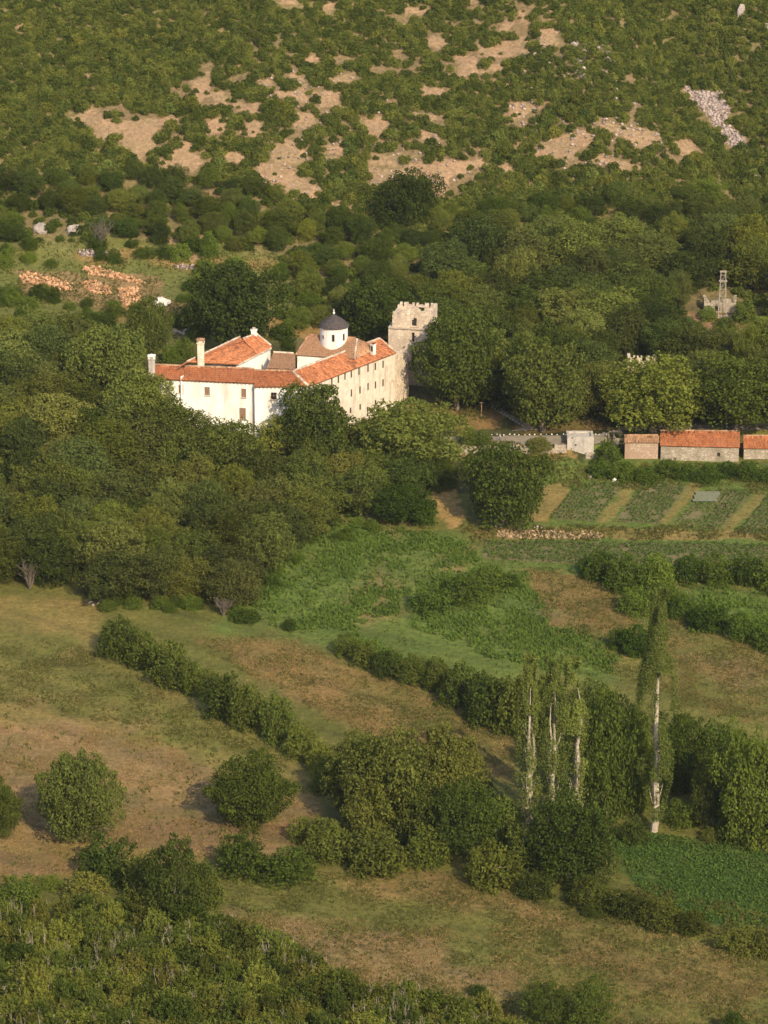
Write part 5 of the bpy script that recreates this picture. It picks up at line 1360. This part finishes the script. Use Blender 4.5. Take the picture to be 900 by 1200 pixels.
# ------------------------------------------------------------------ tree masses
PLACED = []
CLEAR = [  # visible things that nearer crowns must leave free: pixel box, depth of the thing
    (181, 384, 300, 460, 742), (235, 440, 300, 480, 742), (300, 384, 346, 470, 742), (346, 360, 482, 440, 745), (378, 430, 480, 482, 742), (420, 440, 480, 492, 742), (455, 358, 514, 470, 745),
    (540, 500, 900, 545, 742), (484, 470, 600, 512, 742), (820, 314, 880, 372, 780), (733, 416, 770, 429, 800), (34, 256, 100, 273, 860), (560, 465, 640, 508, 742)]
def free(P, wp, hp, px, by):
    for x0, y0, x1, y1, dep in CLEAR:
        if P.y < dep + 60 and px + wp * .46 > x0 and px - wp * .46 < x1 and by - hp * .95 < y1 and by > y0 - 4 and P.y < dep + (60 if y0 < 380 else 0): return False
    return True
def mass(poly_px, spacing, wr, hr, key, name, labeler, cat, group, col, seed, keep=None, cap=400):
    rng = random.Random(seed); poly = gpoly(poly_px); x0, y0 = poly.min(0); x1, y1 = poly.max(0); pts = []; n = 0
    for tries in range(9000):
        x, y = rng.uniform(x0, x1), rng.uniform(y0, y1)
        if not inside(poly, np.array([x]), np.array([y]))[0]: continue
        if any((x - a) ** 2 + (y - b_) ** 2 < (spacing * q) ** 2 for a, b_, q in pts): continue
        q = rng.uniform(.75, 1.2)
        wm = rng.uniform(*wr) * q; hm = rng.uniform(*hr) * q ** .5
        P = Vector((x, y, float(H(x, y)))); px, by, dep = project(*P); s = FPX / dep
        if not free(P, wm * s, hm * s, px, by): continue
        pts.append((x, y, q)); n += 1
        k = rng.random(); c = tuple(a * (.74 + .5 * k) for a in col)
        c = (c[0] * (1 + .18 * (rng.random() - .5)), c[1], c[2] * (.8 + .5 * rng.random()))
        lab, grp = labeler(px, by, wm); lab = size_word(wm, 11 if by > 330 else 5.5, 14 if by > 330 else 8) + ' ' + TONE(c) + ' ' + lab
        kk = key if rng.random() < .58 else rng.choice(('loose', 'tall', 'low'))
        plant_at(P, wm, hm, kk, name, lab, cat, grp, c)
        if n >= cap: break
    return n
TONE = lambda c: 'dark green' if c[1] < .78 else ('bright green' if c[1] > 1.0 else ('olive' if c[0] > c[1] * .98 else 'mid green'))
def size_word(w_, a, b_): return 'small' if w_ < a else ('large' if w_ > b_ else 'medium')
def grove_lab(px, by, w_):
    if by > 655: return 'tree on the lower edge of the grove', 'trees on the lower edge of the grove'
    if px > 330: return 'tree in the grove below the cream wing', 'trees in the right part of the grove'
    if by < 500: return 'tree in the grove beside the terraces', 'trees in the upper left of the grove'
    return 'tree in the grove below the white wing', 'trees in the heart of the grove'
def wood_lab(px, by, w_):
    if px < 470: return 'tree between the terraces and the bare slope', 'trees between the terraces and the bare slope'
    if by < 330: return 'tree in the upper right woodland', 'trees in the upper right woodland'
    if px > 700: return 'woodland tree near the lattice pylon', 'trees round the lattice pylon'
    return 'woodland tree right of the ruined tower', 'trees right of the ruined tower'
n1_ = mass([(-70, 425), (60, 412), (120, 425), (150, 490), (215, 540), (300, 565), (400, 560), (440, 585), (430, 612), (352, 640), (318, 690), (268, 712), (130, 700), (112, 688), (-70, 695)], 7.6, (10.5, 16), (8.5, 12.5), 'tree', T_, grove_lab, 'tree', None, (.90, .93, .80), 3)
n2_ = mass([(400, 540), (540, 560), (550, 575), (490, 585), (430, 590)], 7.0, (9, 12), (8, 10), 'tree', T_, grove_lab, 'tree', None, (.80, .88, .70), 4)
n3_ = mass([(515, 300), (970, 285), (970, 490), (700, 495), (600, 492), (515, 460)], 8.8, (10.5, 17), (9, 13.5), 'tree', 'woodland_tree', wood_lab, 'tree', None, (.86, .92, .78), 5)
n4_ = mass([(-70, 215), (200, 205), (300, 225), (420, 270), (560, 250), (760, 235), (970, 225), (970, 290), (520, 310), (520, 385), (350, 385), (345, 310), (200, 285), (-70, 285)], 5.6, (4.8, 9), (4, 7), 'tree', 'woodland_tree', wood_lab, 'tree', None, (.76, .86, .66), 6)
print('trees', n1_, n2_, n3_, n4_)
# low growth on the terraces and at the foot of the grove
rng = random.Random(77)
def low(poly_px, n, wr, hr, label, group, col, seed, key='shrub'):
    rng = random.Random(seed); poly = gpoly(poly_px); k = 0
    for t in range(4000):
        x, y = rng.uniform(*[f(poly[:, 0]) for f in (min, max)]), rng.uniform(*[f(poly[:, 1]) for f in (min, max)])
        if not inside(poly, np.array([x]), np.array([y]))[0]: continue
        P = Vector((x, y, float(H(x, y)))); wm = rng.uniform(*wr); hm = rng.uniform(*hr); px, by, dep = project(*P)
        if not free(P, wm * FPX / dep, hm * FPX / dep, px, by): continue
        q = rng.uniform(.8, 1.2); plant_at(P, wm, hm, key, 'bush', label, 'bush', group, tuple(c * q for c in col), parts=('stem', 'foliage')); k += 1
        if k >= n: break
low([(-40, 285), (200, 280), (330, 305), (345, 390), (230, 385), (200, 330), (100, 308), (-40, 318)], 46, (2.5, 6.5), (1.6, 4.2), 'low bush on the terraces by the orange rubble', 'bushes on the terraces', (.75, .95, .6), 31)
low([(-40, 345), (60, 345), (150, 370), (240, 375), (235, 410), (170, 405), (100, 395), (-40, 385)], 34, (3, 7), (2, 4.5), 'low bush between the rubble terraces and the grove', 'bushes below the rubble terraces', (.75, .92, .6), 32)
low([(120, 715), (260, 722), (330, 745), (400, 755), (330, 735), (270, 712), (140, 702)], 14, (3, 5), (1.8, 3), 'low bush fringing the foot of the grove beside the reed meadow', 'fringe bushes under the grove', (.66, .85, .55), 33)
low([(300, 690), (340, 640), (430, 605), (440, 622), (350, 660), (320, 720)], 14, (2.5, 5), (1.6, 3), 'green bush between the grove and the reed meadow', 'bushes on the grove side of the reed meadow', (.62, .85, .5), 34)
low([(600, 1040), (720, 1050), (800, 1085), (780, 1095), (690, 1075), (600, 1055)], 10, (2.5, 4.5), (1.5, 2.6), 'low scrub under the poplars at the edge of the bottom field', 'scrub under the poplars', (.8, .85, .65), 35)

# bare grey shrubs
def bare_shrub(px, by, wp, hp, label, seed):
    P = on_ground(px, by); s = math.hypot(P.y, CAM_H - P.z) / FPX; t = thing('bare_shrub', label, 'bush', P); q = random.Random(seed); mb = MB(); m2 = MB()
    for i in range(26):
        a_ = q.uniform(0, 6.28); f = Vector((math.cos(a_), math.sin(a_), 0)); h = hp * s * q.uniform(.6, 1); p1 = f * wp * s * .3 * q.random() + Vector((0, 0, h * .5)); p2 = f * wp * s * .6 * q.random() ** .5 + Vector((0, 0, h))
        mb.tube([(0, 0, -.1), p1, p2], [.09, .05, .02], 4)
        for j in range(7): b0 = p1.lerp(p2, q.random()); m2.tube([b0, b0 + Vector((q.uniform(-.9, .9), q.uniform(-.9, .9), q.uniform(.4, 1.2)))], [.05, .02], 3)
    mb.build('stems', M['bark'], t); m2.build('twigs', M['bark'], t)
bare_shrub(117, 292, 34, 38, 'bare grey shrub beside the pink rock outcrop', 1); bare_shrub(35, 690, 26, 34, 'pale bare shrub at the grove edge on the left of the mown field', 2); bare_shrub(262, 722, 20, 22, 'grey dead shrub at the foot of the grove', 3); bare_shrub(108, 700, 24, 24, 'reddish bare shrub on the grove edge', 4); bare_shrub(820, 310, 18, 40, 'thin bare tree on the upper right woodland', 5)

# ------------------------------------------------------------------ foreground scrub
poly = gpoly([(-60, 1078), (60, 1082), (110, 1064), (200, 1075), (262, 1095), (330, 1122), (430, 1165), (520, 1188), (600, 1200), (600, 1260), (-60, 1260)])
rng = random.Random(5); pts = []
for t in range(6000):
    x, y = rng.uniform(poly[:, 0].min(), poly[:, 0].max()), rng.uniform(poly[:, 1].min(), poly[:, 1].max())
    if not inside(poly, np.array([x]), np.array([y]))[0]: continue
    if any((x - a) ** 2 + (y - b_) ** 2 < 3.1 ** 2 for a, b_ in pts): continue
    pts.append((x, y)); P = Vector((x, y, float(H(x, y)))); wm = rng.uniform(3.6, 7.6); hm = rng.uniform(2.0, 5.0); px, by, _ = project(*P); q = rng.uniform(.8, 1.15)
    if by > 1262: continue
    sw = size_word(wm, 4.8, 6.3); q3 = 'top' if by < 1135 else ('bottom' if by > 1190 else 'middle'); lab = ('scrub bush on the left half of the foreground slope', 'scrub on the left of the foreground') if px < 220 else ('scrub bush on the right half of the foreground slope', 'scrub on the right of the foreground')
    pc = rng.choice(((1.04, 1.1, .74), (.84, .96, .7), (.96, 1.02, .76), (.68, .82, .58), (1.0, .95, .72)))
    tw_ = {1.04: 'yellow green', .84: 'fresh green', .96: 'light green', .68: 'dark green', 1.0: 'brownish green'}[pc[0]]
    plant_at(P, wm, hm, 'scrub', 'scrub_bush', f'{sw} {tw_} scrub bush, {q3} ' + ('left' if px < 220 else 'right') + ' of the foreground slope', 'bush', lab[1], tuple(q * c for c in pc), parts=('twigs', 'foliage'))

# ------------------------------------------------------------------ hillside shrubs
rng = np.random.default_rng(8)
gx, gy = np.meshgrid(np.arange(-165, 165, 1.6), np.arange(842, 1012, 1.6))
gx = gx.ravel() + rng.uniform(-.95, .95, gx.size); gy = gy.ravel() + rng.uniform(-.95, .95, gy.size)
gz = H(gx, gy)
px, by, dep = project(gx, gy, gz)
scl = rng.uniform(.42, 1.0, gx.size) * (1 + .5 * fbm(gx / 14, gy / 14, 70))
bare = np.zeros(gx.size, bool)
for p in BARE_W:
    for k in (-.5, .8, 2.0): bare |= inside(p, gx + rng.normal(0, 1.0, gx.size), gy + k + rng.normal(0, .8, gx.size))
upl = gpoly([(-130, -150), (1030, -150), (1030, 262), (760, 240), (560, 252), (420, 274), (300, 230), (200, 210), (-130, 220)])
ok = inside(upl, gx, gy)
ok &= ~bare | (rng.random(gx.size) < .07)
thin = inside(gpoly(THIN_PX), gx, gy)
ok &= (.75 * fbm(gx / 3.2, gy / 3.2, 66, 3) + .35 * fbm(gx / 14, gy / 14, 67, 3)) > np.where(thin, -.15, -.21)
scl = np.where(bare, scl * .6, scl)
ix = np.flatnonzero(ok)
hl_protos = PROTO['hill']
inframe = (px[ix] > -5) & (px[ix] < 905) & (by[ix] > 6) & (by[ix] < 262)
size = scl[ix] / dep[ix]
order = np.argsort(-np.where(inframe, size, -1))
chosen = ix[order[:300]]; rest = ix[order[300:]]
first = {}
def hill_lab(a, b_):
    if a < 230: return 'dense shrub on the left hillside', 'shrubs on the left hillside'
    if a > 790: return 'shrub around the grey pink scree', 'shrubs round the scree'
    if b_ < 80: return 'shrub above the bare tan patches', 'shrubs on the upper middle hillside'
    if a < 560: return 'shrub among the bare tan patches', 'shrubs among the bare patches'
    return 'shrub on the stony spur', 'shrubs on the stony spur'
for j, i in enumerate(chosen):
    k = j % len(hl_protos); s = float(scl[i])
    o = put('hillside_shrub', hl_protos[k]['crown'], None, (gx[i], gy[i], gz[i] - .15), R.uniform(0, 6.28)); o.scale = (s, s, s * R.uniform(.85, 1.25))
    o.color = (*vary((.94, 1.02, .82), .2), 1)
    lab, grp = hill_lab(px[i], by[i]); tag(o, size_word(s, .90, 1.02) + ' ' + lab + (', near the top edge' if by[i] < 70 else ', midway up' if by[i] < 150 else ', low down'), 'shrub', grp); first.setdefault(k, o)

def scatter(name, pos, sc, rot, pid, protos, color):
    me = bpy.data.meshes.new(name); me.vertices.add(len(pos)); me.vertices.foreach_set('co', np.asarray(pos, np.float32).ravel())
    for nme, arr, ty in (('scl', sc, 'FLOAT'), ('rot', rot, 'FLOAT'), ('pid', pid, 'INT')):
        at = me.attributes.new(nme, ty, 'POINT'); at.data.foreach_set('value', np.asarray(arr, np.float32 if ty == 'FLOAT' else np.int32))
    o = put(name, me); o.color = (*color, 1)
    ng = bpy.data.node_groups.new(name, 'GeometryNodeTree')
    ng.interface.new_socket('Geometry', in_out='INPUT', socket_type='NodeSocketGeometry'); ng.interface.new_socket('Geometry', in_out='OUTPUT', socket_type='NodeSocketGeometry')
    gi = ng.nodes.new('NodeGroupInput'); go = ng.nodes.new('NodeGroupOutput'); jn = ng.nodes.new('GeometryNodeJoinGeometry')
    def na(n_, ty):
        q = ng.nodes.new('GeometryNodeInputNamedAttribute'); q.data_type = ty; q.inputs['Name'].default_value = n_; return q.outputs['Attribute']
    s_, r_, p_ = na('scl', 'FLOAT'), na('rot', 'FLOAT'), na('pid', 'INT')
    cx = ng.nodes.new('ShaderNodeCombineXYZ'); ng.links.new(r_, cx.inputs['Z'])
    for k, pr in protos.items():
        ob = ng.nodes.new('GeometryNodeObjectInfo'); ob.inputs['Object'].default_value = pr; ob.transform_space = 'ORIGINAL'
        cmp_ = ng.nodes.new('FunctionNodeCompare'); cmp_.data_type = 'INT'; cmp_.operation = 'EQUAL'; ng.links.new(p_, cmp_.inputs[2]); cmp_.inputs[3].default_value = k
        iop = ng.nodes.new('GeometryNodeInstanceOnPoints'); ng.links.new(gi.outputs[0], iop.inputs['Points']); ng.links.new(cmp_.outputs[0], iop.inputs['Selection'])
        ng.links.new(ob.outputs['Geometry'], iop.inputs['Instance']); ng.links.new(cx.outputs[0], iop.inputs['Rotation']); ng.links.new(s_, iop.inputs['Scale'])
        ng.links.new(iop.outputs[0], jn.inputs[0])
    ng.links.new(jn.outputs[0], go.inputs[0])
    md = o.modifiers.new('scatter', 'NODES'); md.node_group = ng
    tag(o, kind='stuff'); return o
scatter('shrubland', np.column_stack([gx[rest], gy[rest], gz[rest] - .15]), scl[rest], rng.uniform(0, 6.28, len(rest)), np.arange(len(rest)) % len(first), first, (.94, 1.02, .82))
# under-storey between the woodland trees
gx, gy = np.meshgrid(np.arange(-150, 150, 3.1), np.arange(690, 880, 3.1)); gx = gx.ravel() + rng.uniform(-1.4, 1.4, gx.size); gy = gy.ravel() + rng.uniform(-1.4, 1.4, gy.size)
und = inside(gpoly([(-130, 200), (1030, 210), (1030, 480), (690, 485), (600, 480), (515, 440), (515, 385), (350, 375), (345, 310), (200, 285), (-130, 285)]), gx, gy) | inside(gpoly([(-130, 430), (110, 400), (150, 480), (300, 570), (430, 570), (420, 600), (330, 660), (268, 705), (-130, 690)]), gx, gy)
und &= rng.random(gx.size) < .75
und &= ~((gx > 74) & (gx < 88) & (gy > 800) & (gy < 838))
gz = H(gx, gy); m_ = und
scatter('undergrowth', np.column_stack([gx[m_], gy[m_], gz[m_] - .2]), rng.uniform(.5, 1.05, m_.sum()), rng.uniform(0, 6.28, m_.sum()), np.arange(m_.sum()) % len(first), first, (.7, .85, .58))
gx, gy = np.meshgrid(np.arange(-210, 210, 5.0), np.arange(470, 875, 5.0)); gx = gx.ravel() + rng.uniform(-2.4, 2.4, gx.size); gy = gy.ravel() + rng.uniform(-2.4, 2.4, gy.size)
gz = H(gx, gy); a_ = project(gx, gy, gz)[0]
m_ = ((a_ < -70) | (a_ > 975)) & ((gy > 772) | ((gx < 0) & (gy > 672)) | (fbm(gx / 22, gy / 16, 140) > .12))
sc_ = np.where((gy > 772) | ((gx < 0) & (gy > 672)), rng.uniform(1.6, 3.2, m_.size), rng.uniform(.8, 2.0, m_.size))
scatter('field_scrub', np.column_stack([gx[m_], gy[m_], gz[m_] - .3]), sc_[m_], rng.uniform(0, 6.28, m_.sum()), np.arange(m_.sum()) % len(first), first, (.8, .9, .7))
print('hill', len(chosen), len(rest), int(m_.sum()))

# ------------------------------------------------------------------ thin summer haze
hz = MB(); hz.box((0, 1050, 138), (4400, 4800, 312)); m = bpy.data.materials.new('haze'); m.use_nodes = True
nt = m.node_tree; nt.nodes.remove(nt.nodes['Principled BSDF']); pv = nt.nodes.new('ShaderNodeVolumePrincipled')
pv.inputs['Color'].default_value = (.86, .91, 1.0, 1); pv.inputs['Density'].default_value = .00003; pv.inputs['Anisotropy'].default_value = .2
nt.links.new(pv.outputs[0], nt.nodes['Material Output'].inputs['Volume'])
tag(hz.build('haze', m), kind='stuff')

# ------------------------------------------------------------------ tell repeats apart by their place in their row
ORD = ('leftmost', 'second from left', 'third from left', 'fourth from left', 'fifth from left', 'sixth from left', 'seventh from left', 'eighth from left', 'ninth from left')
bpy.context.view_layer.update()
same = {}
for o in list(bpy.data.objects):
    if o.get('label') and o.parent is None and o.name.split('.')[0] != 'kerb_stone': same.setdefault(o['label'], []).append(o)
pos_ = lambda o: project(*o.matrix_world.translation)
def order(lab, objs):
    objs.sort(key=lambda o: pos_(o)[0]); n_ = len(objs)
    for i, o in enumerate(objs):
        wd = '' if n_ == 1 else ('left one of two', 'right one of two')[i] if n_ == 2 else (ORD[i] if i < (n_ + 1) // 2 else ('rightmost' if i == n_ - 1 else ORD[n_ - 1 - i].replace('left', 'right')))
        o['label'] = lab + (', ' + wd if wd else '')
ROWS = {2: ('upper row', 'lower row'), 3: ('upper row', 'middle row', 'lower row'), 4: ('top row', 'second row down', 'third row down', 'bottom row')}
for lab, objs in same.items():
    n_ = len(objs)
    if n_ == 1: continue
    k_ = math.ceil(n_ / 16)
    if k_ > 4: continue
    objs.sort(key=lambda o: pos_(o)[1])
    for r_ in range(k_):
        part_ = objs[r_ * n_ // k_:(r_ + 1) * n_ // k_]
        order(lab + (', ' + ROWS[k_][r_] if k_ > 1 else ''), part_)
